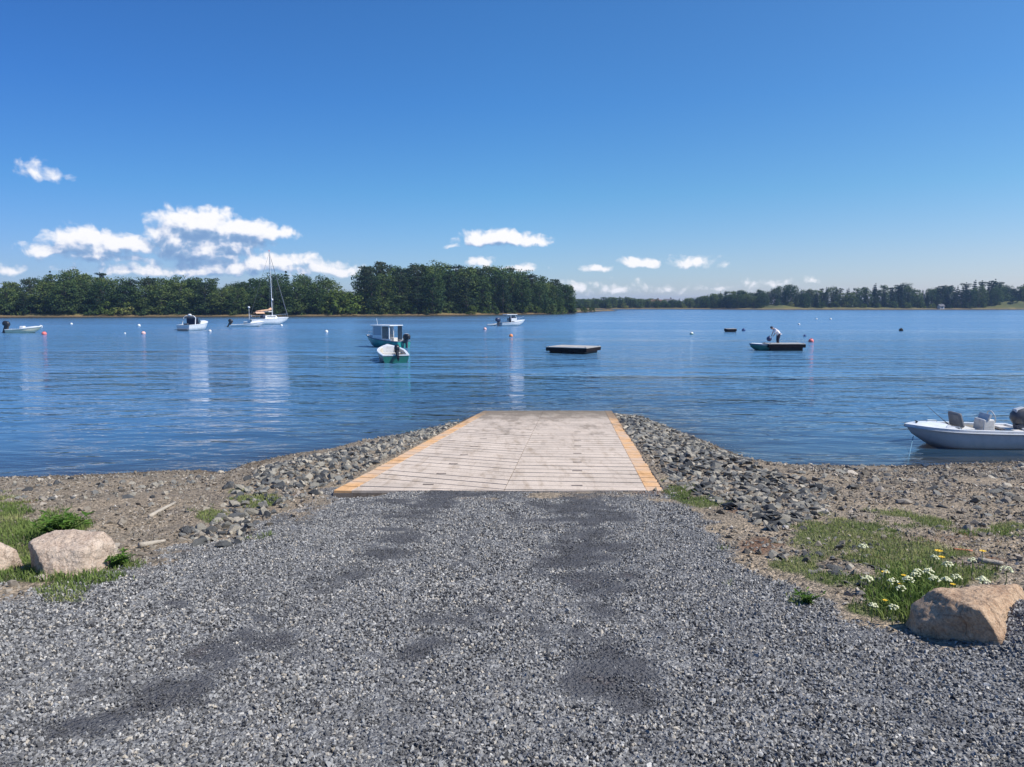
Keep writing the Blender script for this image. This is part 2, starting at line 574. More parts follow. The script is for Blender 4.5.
class MB:
    def __init__(self):
        self.v, self.f = [], []

    def add(self, vs, fs):
        n = len(self.v)
        self.v += [tuple(p) for p in vs]
        self.f += [tuple(i + n for i in q) for q in fs]
        return self

    def box(self, c, s, rot=None, taper=1.0, taper_x=None):
        tx = taper if taper_x is None else taper_x
        vs = []
        for z in (-1, 1):
            ty_ = taper if z > 0 else 1
            tx_ = tx if z > 0 else 1
            for (x, y) in ((-1, -1), (1, -1), (1, 1), (-1, 1)):
                vs.append(Vector((x * s[0] / 2 * tx_, y * s[1] / 2 * ty_, z * s[2] / 2)))
        if rot:
            R = Euler(rot).to_matrix()
            vs = [R @ p for p in vs]
        vs = [p + Vector(c) for p in vs]
        return self.add(vs, [(0, 3, 2, 1), (4, 5, 6, 7), (0, 1, 5, 4), (1, 2, 6, 5), (2, 3, 7, 6), (3, 0, 4, 7)])

    def tube(self, pts, r, seg=8, r2=None, cap=True):
        pts = [Vector(p) for p in pts]
        n = len(pts)
        rings = []
        for i, p in enumerate(pts):
            d = (pts[min(i + 1, n - 1)] - pts[max(i - 1, 0)]).normalized()
            a = d.orthogonal().normalized() if abs(d.z) > .95 else d.cross(Vector((0, 0, 1))).normalized()
            b_ = d.cross(a)
            rr = r if r2 is None else r + (r2 - r) * i / (n - 1)
            rings.append([p + a * math.cos(t) * rr + b_ * math.sin(t) * rr for t in [2 * math.pi * k / seg for k in range(seg)]])
        vs = [q for ring in rings for q in ring]
        fs = []
        for i in range(n - 1):
            for k in range(seg):
                k2 = (k + 1) % seg
                fs.append((i * seg + k, i * seg + k2, (i + 1) * seg + k2, (i + 1) * seg + k))
        if cap:
            fs.append(tuple(range(seg)))
            fs.append(tuple(reversed(range((n - 1) * seg, n * seg))))
        return self.add(vs, fs)

    def lathe(self, c, prof, seg=14, axis='Z'):
        vs, fs = [], []
        c = Vector(c)
        for (r, z) in prof:
            for k in range(seg):
                t = 2 * math.pi * k / seg
                p = Vector((r * math.cos(t), r * math.sin(t), z))
                if axis == 'X':
                    p = Vector((p.z, p.x, p.y))
                vs.append(c + p)
        for i in range(len(prof) - 1):
            for k in range(seg):
                k2 = (k + 1) % seg
                fs.append((i * seg + k, i * seg + k2, (i + 1) * seg + k2, (i + 1) * seg + k))
        fs.append(tuple(reversed(range(seg))))
        fs.append(tuple(range((len(prof) - 1) * seg, len(prof) * seg)))
        return self.add(vs, fs)

    def build(self, name, mat, parent=None, smooth=False, bevel=0.0, loc=(0, 0, 0), rot=(0, 0, 0)):
        me = bpy.data.meshes.new(name)
        me.from_pydata(self.v, [], self.f)
        bm = bmesh.new()
        bm.from_mesh(me)
        bmesh.ops.recalc_face_normals(bm, faces=bm.faces)
        bm.to_mesh(me)
        bm.free()
        me.materials.append(MATS[mat])
        if smooth:
            for p in me.polygons:
                p.use_smooth = True
        o = link(name, me, parent, loc, rot)
        if bevel:
            bv = o.modifiers.new('bevel', 'BEVEL')
            bv.width = bevel
            bv.segments = 2
            bv.limit_method = 'ANGLE'
            bv.angle_limit = rad(35)
        if smooth:
            pass
        return o


# ------------------------------------------------------------------ numpy value noise
def _hash(ix, iy, seed):
    h = (ix.astype(np.int64) * 374761393 + iy.astype(np.int64) * 668265263 + seed * 974634777) & 0xffffffff
    h = ((h ^ (h >> 13)) * 1274126177) & 0xffffffff
    return ((h ^ (h >> 16)) & 0xffffff) / float(0xffffff)


def vnoise(x, y, seed=0):
    ix, iy = np.floor(x), np.floor(y)
    fx, fy = x - ix, y - iy
    fx = fx * fx * (3 - 2 * fx)
    fy = fy * fy * (3 - 2 * fy)
    a, b_ = _hash(ix, iy, seed), _hash(ix + 1, iy, seed)
    c, d = _hash(ix, iy + 1, seed), _hash(ix + 1, iy + 1, seed)
    return (a * (1 - fx) + b_ * fx) * (1 - fy) + (c * (1 - fx) + d * fx) * fy


def fbm(x, y, oct_=4, seed=0):
    s, a, t = 0, .5, 0
    for i in range(oct_):
        s = s + a * vnoise(x * 2 ** i, y * 2 ** i, seed + i)
        t += a
        a *= .5
    return s / t


def sstep(a, b_, x):
    t = np.clip((x - a) / (b_ - a), 0, 1)
    return t * t * (3 - 2 * t)


# ------------------------------------------------------------------ terrain
RN0, RN1 = PD(333, 490.5, 10.03), PD(665, 490.5, 10.03)      # near corners of the ramp
RF0, RF1 = PD(483, 411, 25.81), PD(612, 411, 25.81)          # where it enters the water
RSLOPE = (RF0.z - RN0.z) / (RF0.y - RN0.y)


def ramp_z(y):
    return RN0.z + (y - RN0.y) * RSLOPE


def ramp_x(y, side):
    a, b_ = (RN0, RF0) if side == 0 else (RN1, RF1)
    return a.x + (b_.x - a.x) * (y - a.y) / (b_.y - a.y)


SH = [(-900, 500), (-300, 484), (0, 477.5), (60, 476), (150, 471.5), (200, 470), (222, 473), (250, 463), (290, 454.5), (330, 449), (370, 444), (400, 435), (425, 430.5), (455, 424), (470, 417), (484, 410.5),
      (500, 409), (596, 409), (613, 412.5), (640, 417), (660, 424), (690, 435), (710, 443), (740, 456), (752, 462), (775, 464.5), (850, 466), (910, 466), (1024, 461.5), (1300, 455), (2000, 440)]
shore = [P(a, b_) for a, b_ in SH]
LAND_NEAR = [(p.x, p.y) for p in shore] + [(60, -80), (-60, -80)]
# far shores: photo x, photo y of the waterline
SHL = [(-520, 319), (-200, 318.5), (0, 317.8), (120, 317.4), (240, 317), (300, 316.8), (345, 316.6), (372, 316.4), (430, 316), (480, 315.4), (520, 314.8), (550, 314.4), (575, 313), (600, 311.6), (617, 311.0)]
LAND_LEFT = [(P(a, b_).x, P(a, b_).y) for a, b_ in SHL] + [(52, 372), (30, 330), (12, 296), (-25, 290), (-90, 330), (-400, 420)]
SHR = [(500, 309.3), (580, 309.6), (640, 309.2), (700, 309.3), (760, 309.7), (850, 309.8), (930, 309.7), (1024, 309.6), (1200, 310), (1500, 311)]
LAND_RIGHT = [(P(a, b_).x, P(a, b_).y) for a, b_ in SHR] + [(900, 900), (-200, 900)]


def poly_sd(x, y, poly, closed=True):
    """signed distance to a polygon, positive inside"""
    d2 = np.full(x.shape, 1e18)
    ins = np.zeros(x.shape, dtype=bool)
    n = len(poly)
    for i in range(n):
        ax, ay = poly[i]
        bx, by = poly[(i + 1) % n]
        ex, ey = bx - ax, by - ay
        t = np.clip(((x - ax) * ex + (y - ay) * ey) / (ex * ex + ey * ey), 0, 1)
        dx, dy = x - (ax + t * ex), y - (ay + t * ey)
        d2 = np.minimum(d2, dx * dx + dy * dy)
        cond = ((ay > y) != (by > y)) & (x < (bx - ax) * (y - ay) / ((by - ay) if by != ay else 1e-9) + ax)
        ins ^= cond
    d = np.sqrt(d2)
    return np.where(ins, d, -d)


MOUND = P(1050, 640, 1.8)


def height(x, y):
    x = np.asarray(x, dtype=float)
    y = np.asarray(y, dtype=float)
    plane = np.where(y < RN0.y, RN0.z + (RN0.y - y) * .0935, ramp_z(y))
    plane = np.minimum(plane, 2.35 + 0 * plane)
    d = poly_sd(x, y, LAND_NEAR)
    edge_l, edge_r = ramp_x(y, 0), ramp_x(y, 1)
    lat = np.maximum(edge_l - x, x - edge_r)                    # distance sideways from the ramp
    k = .15 + .17 * np.exp(-np.maximum(lat, 0) / 2.2) * sstep(8, 14, y)
    wob = (fbm(x * .6, y * .6, 4, 3) - .5) * .16
    beach = np.where(d > 0, k * d + wob * np.clip(d, 0, 1), .09 * d + .16 * d * np.exp(d))
    near = np.minimum(plane, beach)
    bl = .12
    near = np.where(np.abs(plane - beach) < bl, near - (bl - np.abs(plane - beach)) ** 2 / (4 * bl), near)
    near = near + (fbm(x * .8, y * .8, 3, 9) - .5) * .05 * (d > .3)
    # under the concrete
    inr = (x > edge_l + .03) & (x < edge_r - .03) & (y > RN0.y - .02)
    side = (~inr) & (lat < .5) & (y > RN0.y + .3) & (d > .15)          # banked up against the slab's sides
    near = np.where(side, np.maximum(near, np.minimum(ramp_z(y) - .07 - .25 * np.maximum(lat, 0), .35 * d)), near)
    near = np.where(inr, np.minimum(near, ramp_z(y) - .17), near)
    # slight hollow at the left front corner of the slab
    near = near - .11 * np.exp(-(((x - RN0.x - .2) / .55) ** 2 + ((y - RN0.y + .15) / .28) ** 2))
    # heap of gravel by the right-hand boulder
    near = near + .26 * np.exp(-(((x - MOUND.x) / .42) ** 2 + ((y - MOUND.y) / .5) ** 2))
    dl = poly_sd(x, y, LAND_LEFT)
    dr = poly_sd(x, y, LAND_RIGHT)
    hl = np.where(dl > 0, np.minimum(.22 * dl, .9 + .02 * dl), .05 * dl)
    hr = np.where(dr > 0, np.minimum(.14 * dr, .7 + .010 * dr), .05 * dr)
    hl = np.where(dl > 1, hl + (fbm(x * .05, y * .05, 3, 21) - .5) * .8 * np.clip(dl / 10, 0, 1), hl)
    for (mpx, mh, mw, moff) in ((776, 1.5, 10, 14), (1012, 4.0, 15, 20), (1060, 3.5, 20, 24), (850, .8, 30, 10)):
        ax, ay = (mpx - 512) / F * (415 + moff), 415 + moff
        hr = hr + np.where(dr > 0, mh * np.exp(-(((x - ax) / mw) ** 2 + ((y - ay) / 14) ** 2)) * np.clip(dr / 6, 0, 1), 0)
    hr = np.where(dr > 1, hr + (fbm(x * .03, y * .03, 3, 22) - .5) * 1.2 * np.clip(dr / 20, 0, 1), hr)
    z = np.maximum(np.maximum(near, hl), hr)
    return np.maximum(z, -3.0)


def hz(x, y):
    return float(height(np.array([x]), np.array([y]))[0])


def G(px, py):
    """where the sight line meets the ground"""
    dx, dy, dz = ray(px, py)
    c0 = np.linspace(2, 60, 6000)
    h = height(dx * c0, dy * c0)
    zz = HC + dz * c0
    i = np.argmax(zz < h)
    c = c0[i]
    return Vector((dx * c, dy * c, float(h[i])))


GB = np.array([(-3000, 760), (-400, 690), (0, 598), (60, 586), (110, 576), (150, 566), (200, 552), (250, 534), (300, 508), (333, 492), (500, 489), (665, 492), (690, 505), (715, 528), (740, 556),
               (770, 572), (820, 590), (870, 613), (905, 624), (940, 630), (975, 634), (988, 618), (1000, 602), (1024, 594), (1400, 640), (4000, 700)], dtype=float)


def blob(px, py, cx, cy, rx, ry):
    return np.exp(-(((px - cx) / rx) ** 2 + ((py - cy) / ry) ** 2))


GRASS = [  # photo places of green ground cover, strength
    (40, 560, 60, 14, .9), (5, 525, 25, 24, .9), (60, 590, 25, 10, .9), (120, 565, 25, 6, .8), (60, 528, 26, 14, .7), (65, 577, 60, 7, 1.0), (20, 545, 22, 20, .9),
    (208, 515, 16, 7, .9), (255, 500, 22, 6, .6), (262, 538, 18, 5, .35), (240, 490, 12, 4, .6),
    (680, 493, 16, 8, .8), (705, 502, 22, 7, .75), (665, 480, 8, 5, .5),
    (840, 535, 50, 16, 1.0), (900, 555, 50, 14, .9), (800, 565, 34, 9, .75), (830, 578, 40, 8, .7), (905, 595, 45, 30, 1.0), (870, 610, 30, 8, .9), (940, 575, 40, 12, .8), (980, 572, 40, 7, .6),
    (930, 522, 40, 8, .55), (1000, 528, 40, 8, .5), (800, 602, 14, 5, .7), (728, 585, 8, 5, .5), (720, 550, 10, 6, .4), (885, 515, 30, 6, .4)]
RUST = [(760, 545, 26, 9, .9), (735, 510, 16, 6, .6), (655, 491, 24, 4, .9), (680, 470, 14, 4, .6), (300, 495, 12, 3, .6), (18, 502, 20, 5, .5), (190, 520, 30, 5, .35), (940, 540, 60, 8, .4), (985, 560, 50, 12, .3), (830, 560, 50, 12, .3)]
TRACK = [(440, 502, 34, 12, .7), (590, 505, 40, 12, .7), (500, 497, 150, 6, .4), (100, 690, 90, 16, .35), (240, 650, 80, 14, .35), (525, 572, 30, 12, .4), (420, 740, 90, 20, .3)]
# wheel lanes on the ground: (x0, y0, x1, y1, half width, strength)
LANES = [(-.93, 9.7, -1.05, 6.2, .30, .75), (-1.05, 6.2, -1.9, 3.2, .36, .50), (1.02, 9.7, .72, 5.6, .36, .85), (.72, 5.6, .42, 3.0, .34, .85), (.42, 3.0, .2, 1.5, .34, .6), (-.2, 8.0, -.55, 4.0, .22, .45), (-1.9, 3.2, -3.4, 1.5, .4, .25)]


def masks(x, y, z):
    px, py, d = proj(x, y, z)
    n1 = fbm(x * 2.2, y * 2.2, 4, 31) - .5
    n2 = fbm(x * 5, y * 5, 4, 37) - .5
    n3 = fbm(x * 1.1, y * 1.1, 4, 41) - .5
    yb = np.interp(px, GB[:, 0], GB[:, 1])
    scale = np.clip(160 / np.maximum(d, 1), 6, 60)               # about 0.2 m in photo pixels
    grav = sstep(-.6, .6, (py - yb) / scale * 2 + n1 * 5)
    grav = np.where(d < 1.0, 1.0, grav)
    grav = np.where((y > 12) | (z < .4), 0, grav)
    gr = 0
    for (a, b_, c, e, s) in GRASS:
        gr = np.maximum(gr, s * blob(px, py, a, b_, c, e))
    grass = sstep(.20, .46, gr + n1 * .75 + n2 * .65) * sstep(.03, .15, gr)
    grass = np.where((d < 1) | (d > 30), 0, grass)
    ru = 0
    for (a, b_, c, e, s) in RUST:
        ru = np.maximum(ru, s * blob(px, py, a, b_, c, e))
    rust = sstep(.22, .7, ru + n1 * .7 + n2 * .6)
    rust = np.where((d < 1) | (d > 30), 0, rust)
    tr = 0
    for (a, b_, c, e, s) in TRACK:
        tr = tr + s * blob(px, py, a, b_, c, e)
    wx = x + n3 * .5
    lane = 0
    for (ax, ay, bx, by, hw, st_) in LANES:
        ex, ey = bx - ax, by - ay
        t_ = np.clip(((wx - ax) * ex + (y - ay) * ey) / (ex * ex + ey * ey), 0, 1)
        dd = np.hypot(wx - ax - t_ * ex, y - ay - t_ * ey)
        lane = np.maximum(lane, st_ * np.exp(-(dd / hw) ** 2))
    tr = tr + lane
    n4 = fbm(x * 1.6 + 40, y * 1.0, 5, 47) - .5
    track = sstep(.16, .86, tr * .72 + n1 * 1.2 + n2 * 1.7 + n3 * .5 + n4 * 1.2)
    return grav, grass, rust, track


def build_ground():
    a_f = np.radians(np.linspace(-46, 46, 760))
    a_b = np.radians(np.concatenate([np.linspace(50, 180, 26), np.linspace(-175, -50, 25)]))
    ang = np.concatenate([a_f, a_b])
    r1 = np.exp(np.linspace(math.log(1.6), math.log(32), 430))
    r2 = np.exp(np.linspace(math.log(32.5), math.log(700), 190))
    r3 = np.exp(np.linspace(math.log(730), math.log(2600), 10))
    rr = np.concatenate([[.0, .6, 1.1], r1, r2, r3])
    A, R = np.meshgrid(ang, rr)
    X, Y = R * np.sin(A), R * np.cos(A)
    Z = height(X, Y)
    near = (R > 1.5) & (R < 32)
    Z = Z + np.where(near & (Z > -.1), (fbm(X * 9, Y * 9, 3, 51) - .5) * .02, 0)
    nr, na = X.shape
    idx = np.arange(nr * na).reshape(nr, na)
    i0 = idx[:-1, :]
    f = np.stack([i0, np.roll(i0, -1, 1), np.roll(idx[1:, :], -1, 1), idx[1:, :]], -1).reshape(-1, 4)
    x, y, z = X.ravel(), Y.ravel(), Z.ravel()
    grav, grass, rust, track = masks(x, y, z)
    far = sstep(60, 90, np.hypot(x, y))
    me = mesh_np('ground', np.stack([x, y, z], 1), f[:, ::-1], 'ground', smooth=True,
                 attrs=dict(m_gravel=grav, m_grass=grass, m_rust=rust, m_track=track, m_far=far))
    o = link('ground', me)
    tag(o, kind='structure')
    return o


def ground_material():
    m, nt, out = new_mat('ground')
    b = N(nt, 'ShaderNodeBsdfPrincipled', i_Roughness=.9)
    b.inputs['Specular IOR Level'].default_value = .25
    geo = nt.nodes.new('ShaderNodeNewGeometry')
    pos = geo.outputs['Position']

    def attr(n):
        return N(nt, 'ShaderNodeAttribute', attribute_name=n).outputs['Fac']

    def noise(s, det=5.0, r=.6):
        n = N(nt, 'ShaderNodeTexNoise', i_Scale=s, i_Detail=det, i_Roughness=r)
        nt.links.new(pos, n.inputs['Vector'])
        return n.outputs[0]

    def voro(s):
        n = N(nt, 'ShaderNodeTexVoronoi', i_Scale=s)
        nt.links.new(pos, n.inputs['Vector'])
        return n
    v1, v2 = voro(42.0), voro(90.0)
    big = noise(1.4)
    fine = noise(30.0)
    # gravel bed
    sepc = nt.nodes.new('ShaderNodeSeparateColor')
    nt.links.new(v1.outputs['Color'], sepc.inputs[0])
    sep2 = nt.nodes.new('ShaderNodeSeparateColor')
    nt.links.new(v2.outputs['Color'], sep2.inputs[0])
    g = ramp(nt, sepc.outputs[0], [(0, (.06, .06, .062)), (.45, (.16, .16, .162)), (.8, (.28, .28, .275)), (1, (.40, .39, .37))])
    g2 = ramp(nt, sep2.outputs[0], [(0, (.07, .07, .072)), (.6, (.18, .18, .18)), (1, (.32, .32, .31))])
    g = mixc(nt, .5, g, g2)
    gt = mixc(nt, math_node(nt, 'MULTIPLY', attr('m_track'), .85), g, (.072, .072, .078))
    # beach
    bc = ramp(nt, sepc.outputs[1], [(0, (.11, .10, .082)), (.4, (.22, .20, .165)), (.8, (.34, .305, .255)), (1, (.46, .41, .34))])
    bt = ramp(nt, big, [(.3, (.82, .75, .68)), (.7, (1.26, 1.10, .91))])
    bc = mixc(nt, 1.0, bc, bt, 'MULTIPLY')
    c = mixc(nt, attr('m_gravel'), bc, gt)
    rc = ramp(nt, fine, [(.3, (.07, .04, .028)), (.55, (.20, .10, .055)), (.8, (.32, .18, .10))])
    c = mixc(nt, math_node(nt, 'MULTIPLY', attr('m_rust'), .8), c, rc)
    gc = ramp(nt, fine, [(.3, (.05, .07, .02)), (.6, (.10, .13, .035)), (.85, (.19, .17, .08))])
    c = mixc(nt, math_node(nt, 'MULTIPLY', attr('m_grass'), .75), c, gc)
    # far banks: pale salt grass above, dark mud at the waterline, leaf litter under the trees
    sx = nt.nodes.new('ShaderNodeSeparateXYZ')
    nt.links.new(pos, sx.inputs[0])
    zb = math_node(nt, 'MULTIPLY_ADD', big, .5, sx.outputs[2])
    fc = ramp(nt, math_node(nt, 'MULTIPLY', zb, .5), [(.11, (.03, .03, .028)), (.19, (.05, .045, .035)), (.25, (.13, .10, .065)), (.38, (.20, .15, .085)), (.48, (.125, .125, .055)), (1, (.095, .105, .04))])
    fv = ramp(nt, noise(.12), [(.35, (.7, .75, .7)), (.65, (1.25, 1.15, .95))])
    fc = mixc(nt, 1.0, fc, fv, 'MULTIPLY')
    c = mixc(nt, attr('m_far'), c, fc)
    # wet edge and the silty bed under water
    wet = N(nt, 'ShaderNodeMapRange')
    wet.inputs[1].default_value = .13
    wet.inputs[2].default_value = .05
    nt.links.new(math_node(nt, 'MULTIPLY_ADD', big, -.06, math_node(nt, 'ADD', sx.outputs[2], .03)), wet.inputs[0])
    wc = mixc(nt, 1.0, c, (.5, .47, .43), 'MULTIPLY')
    c = mixc(nt, wet.outputs[0], c, wc)
    nt.links.new(c, b.inputs['Base Color'])
    h = math_node(nt, 'MULTIPLY_ADD', v1.outputs['Distance'], -1.0, math_node(nt, 'MULTIPLY', v2.outputs['Distance'], -.5))
    bp = nt.nodes.new('ShaderNodeBump')
    bp.inputs['Strength'].default_value = .9
    bp.inputs['Distance'].default_value = .02
    nt.links.new(h, bp.inputs['Height'])
    nt.links.new(bp.outputs[0], b.inputs['Normal'])
    nt.links.new(b.outputs[0], out.inputs[0])


ground_material()
ground = build_ground()


# ------------------------------------------------------------------ water
def water_material():
    m, nt, out = new_mat('water')
    geo = nt.nodes.new('ShaderNodeNewGeometry')
    pos = geo.outputs['Position']

    def noise(sx_, sy_, det, rough=.5, scale=1.0, dist=0.0, rz=0.0):
        mp = nt.nodes.new('ShaderNodeMapping')
        mp.inputs['Scale'].default_value = (sx_, sy_, 1)
        mp.inputs['Rotation'].default_value = (0, 0, rz)
        nt.links.new(pos, mp.inputs[0])
        n = N(nt, 'ShaderNodeTexNoise', i_Scale=scale, i_Detail=det, i_Roughness=rough, i_Distortion=dist)
        nt.links.new(mp.outputs[0], n.inputs['Vector'])
        return n.outputs[0]
    w1 = noise(.55, 1.25, 3.0, .5, dist=.5, rz=.12)
    w2 = noise(1.3, 4.6, 2.5, .5, dist=.5, rz=-.10)
    w3 = noise(.20, .42, 2.5, .5, dist=.4, rz=.08)
    patch = noise(.007, .055, 4.0, .6, rz=.04)
    pk = ramp(nt, patch, [(.38, (.30, .30, .30)), (.60, (1.4, 1.4, 1.4))])
    cam_calm = N(nt, 'ShaderNodeMapRange')                        # sheltered, calmer water close to the shore
    sp = nt.nodes.new('ShaderNodeSeparateXYZ')
    nt.links.new(pos, sp.inputs[0])
    nt.links.new(sp.outputs[1], cam_calm.inputs[0])
    cam_calm.inputs[1].default_value = 12
    cam_calm.inputs[2].default_value = 60
    cam_calm.inputs[3].default_value = .30
    cam_calm.inputs[4].default_value = 2.7
    h = math_node(nt, 'MULTIPLY', w1, .105)
    h = math_node(nt, 'MULTIPLY_ADD', w2, .018, h)
    h = math_node(nt, 'MULTIPLY_ADD', w3, .17, h)
    h = math_node(nt, 'MULTIPLY', h, pk)
    h = math_node(nt, 'MULTIPLY', h, cam_calm.outputs[0])
    bp = nt.nodes.new('ShaderNodeBump')
    bp.inputs['Strength'].default_value = 1.0
    bp.inputs['Distance'].default_value = 1.0
    nt.links.new(h, bp.inputs['Height'])
    fr = N(nt, 'ShaderNodeFresnel', i_IOR=1.33)
    nt.links.new(bp.outputs[0], fr.inputs['Normal'])
    gl = N(nt, 'ShaderNodeBsdfGlossy', i_Roughness=.06)
    rg = N(nt, 'ShaderNodeMapRange', interpolation_type='SMOOTHSTEP')   # wind ripples grow with distance from the sheltered shore
    nt.links.new(sp.outputs[1], rg.inputs[0])
    for i_, v_ in ((1, 15), (2, 130), (3, .03), (4, .20)):
        rg.inputs[i_].default_value = v_
    nt.links.new(rg.outputs[0], gl.inputs['Roughness'])
    nt.links.new(bp.outputs[0], gl.inputs['Normal'])
    gl.inputs[0].default_value = (1, .97, 1, 1)
    df = N(nt, 'ShaderNodeBsdfDiffuse')
    df.inputs[0].default_value = (.085, .205, .350, 1)
    tr = N(nt, 'ShaderNodeBsdfTransparent')
    tr.inputs[0].default_value = (.62, .66, .60, 1)
    at = N(nt, 'ShaderNodeAttribute', attribute_name='murk')
    mx = N(nt, 'ShaderNodeMixShader')
    nt.links.new(at.outputs['Fac'], mx.inputs[0])
    nt.links.new(tr.outputs[0], mx.inputs[1])
    nt.links.new(df.outputs[0], mx.inputs[2])
    m2 = N(nt, 'ShaderNodeMixShader')
    nt.links.new(fr.outputs[0], m2.inputs[0])
    nt.links.new(mx.outputs[0], m2.inputs[1])
    nt.links.new(gl.outputs[0], m2.inputs[2])
    nt.links.new(m2.outputs[0], out.inputs[0])


def build_water():
    water_material()
    ang = np.radians(np.linspace(-80, 80, 500))
    rr = np.exp(np.linspace(math.log(9), math.log(60), 200))
    rr = np.concatenate([rr, np.exp(np.linspace(math.log(62), math.log(2500), 60))])
    A, R = np.meshgrid(ang, rr)
    X, Y = R * np.sin(A), R * np.cos(A)
    H = height(X, Y)
    murk = 1 - np.exp(-np.maximum(-H, 0) * 1.5)
    nr, na = X.shape
    idx = np.arange(nr * na).reshape(nr, na)
    f = np.stack([idx[:-1, :-1], idx[1:, :-1], idx[1:, 1:], idx[:-1, 1:]], -1).reshape(-1, 4)
    me = mesh_np('water', np.stack([X.ravel(), Y.ravel(), 0 * X.ravel()], 1), f[:, ::-1], 'water', smooth=True, attrs=dict(murk=murk.ravel()))
    o = link('water', me)
    tag(o, kind='structure')


build_water()


# ------------------------------------------------------------------ boat ramp
def concrete_material(name, col, orange=False):
    m, nt, out = new_mat(name)
    b = N(nt, 'ShaderNodeBsdfPrincipled', i_Roughness=.85)
    b.inputs['Specular IOR Level'].default_value = .3
    geo = nt.nodes.new('ShaderNodeNewGeometry')
    n1 = N(nt, 'ShaderNodeTexNoise', i_Scale=1.3, i_Detail=8.0, i_Roughness=.65)
    n2 = N(nt, 'ShaderNodeTexNoise', i_Scale=40.0, i_Detail=4.0, i_Roughness=.7)
    n3 = N(nt, 'ShaderNodeTexNoise', i_Scale=3.0, i_Detail=6.0, i_Roughness=.7)
    mp = nt.nodes.new('ShaderNodeMapping')
    mp.inputs['Scale'].default_value = (2.2, .35, 1)
    nt.links.new(geo.outputs['Position'], mp.inputs[0])
    for n in (n1, n2):
        nt.links.new(geo.outputs['Position'], n.inputs['Vector'])
    nt.links.new(mp.outputs[0], n3.inputs['Vector'])
    c = ramp(nt, n1.outputs[0], [(.3, tuple(k * .82 for k in col)), (.7, tuple(k * 1.12 for k in col))])
    st = ramp(nt, n3.outputs[0], [(.32, (.62, .57, .50)), (.50, (1, 1, 1))])
    c = mixc(nt, .7, c, st, 'MULTIPLY')
    fs = ramp(nt, n2.outputs[0], [(.3, (.78, .78, .78)), (.7, (1.12, 1.12, 1.12))])
    c = mixc(nt, 1.0, c, fs, 'MULTIPLY')
    if orange:
        f = ramp(nt, n1.outputs[0], [(.42, (0, 0, 0)), (.60, (.8, .8, .8))])
        c = mixc(nt, f, c, (.52, .40, .30))
    # damp algae towards the waterline
    sx = nt.nodes.new('ShaderNodeSeparateXYZ')
    nt.links.new(geo.outputs['Position'], sx.inputs[0])
    dz = math_node(nt, 'MULTIPLY_ADD', n3.outputs[0], -.45, sx.outputs[2])
    al = N(nt, 'ShaderNodeMapRange')
    al.inputs[1].default_value = .12
    al.inputs[2].default_value = -.16
    nt.links.new(dz, al.inputs[0])
    c = mixc(nt, math_node(nt, 'MULTIPLY', al.outputs[0], .75), c, (.15, .125, .085))
    # dark tyre and weed stains, thicker towards the water
    n5 = N(nt, 'ShaderNodeTexNoise', i_Scale=1.0, i_Detail=7.0, i_Roughness=.72)
    m5 = nt.nodes.new('ShaderNodeMapping')
    m5.inputs['Scale'].default_value = (2.0, .55, 1)
    nt.links.new(geo.outputs['Position'], m5.inputs[0])
    nt.links.new(m5.outputs[0], n5.inputs['Vector'])
    sv = math_node(nt, 'MULTIPLY_ADD', sx.outputs[2], -.24, n5.outputs[0])
    sf = ramp(nt, sv, [(.40, (0, 0, 0)), (.50, (1, 1, 1))])
    c = mixc(nt, math_node(nt, 'MULTIPLY', sf, .50), c, (.16, .125, .09))
    nt.links.new(c, b.inputs['Base Color'])
    bp = nt.nodes.new('ShaderNodeBump')
    bp.inputs['Strength'].default_value = .4
    bp.inputs['Distance'].default_value = .01
    nt.links.new(n2.outputs[0], bp.inputs['Height'])
    nt.links.new(bp.outputs[0], b.inputs['Normal'])
    nt.links.new(b.outputs[0], out.inputs[0])


concrete_material('concrete', (.60, .50, .405))
concrete_material('concrete_base', (.26, .215, .175))
concrete_material('orange_concrete', (.76, .44, .20), True)
concrete_material('iron_stain', (.20, .165, .14))


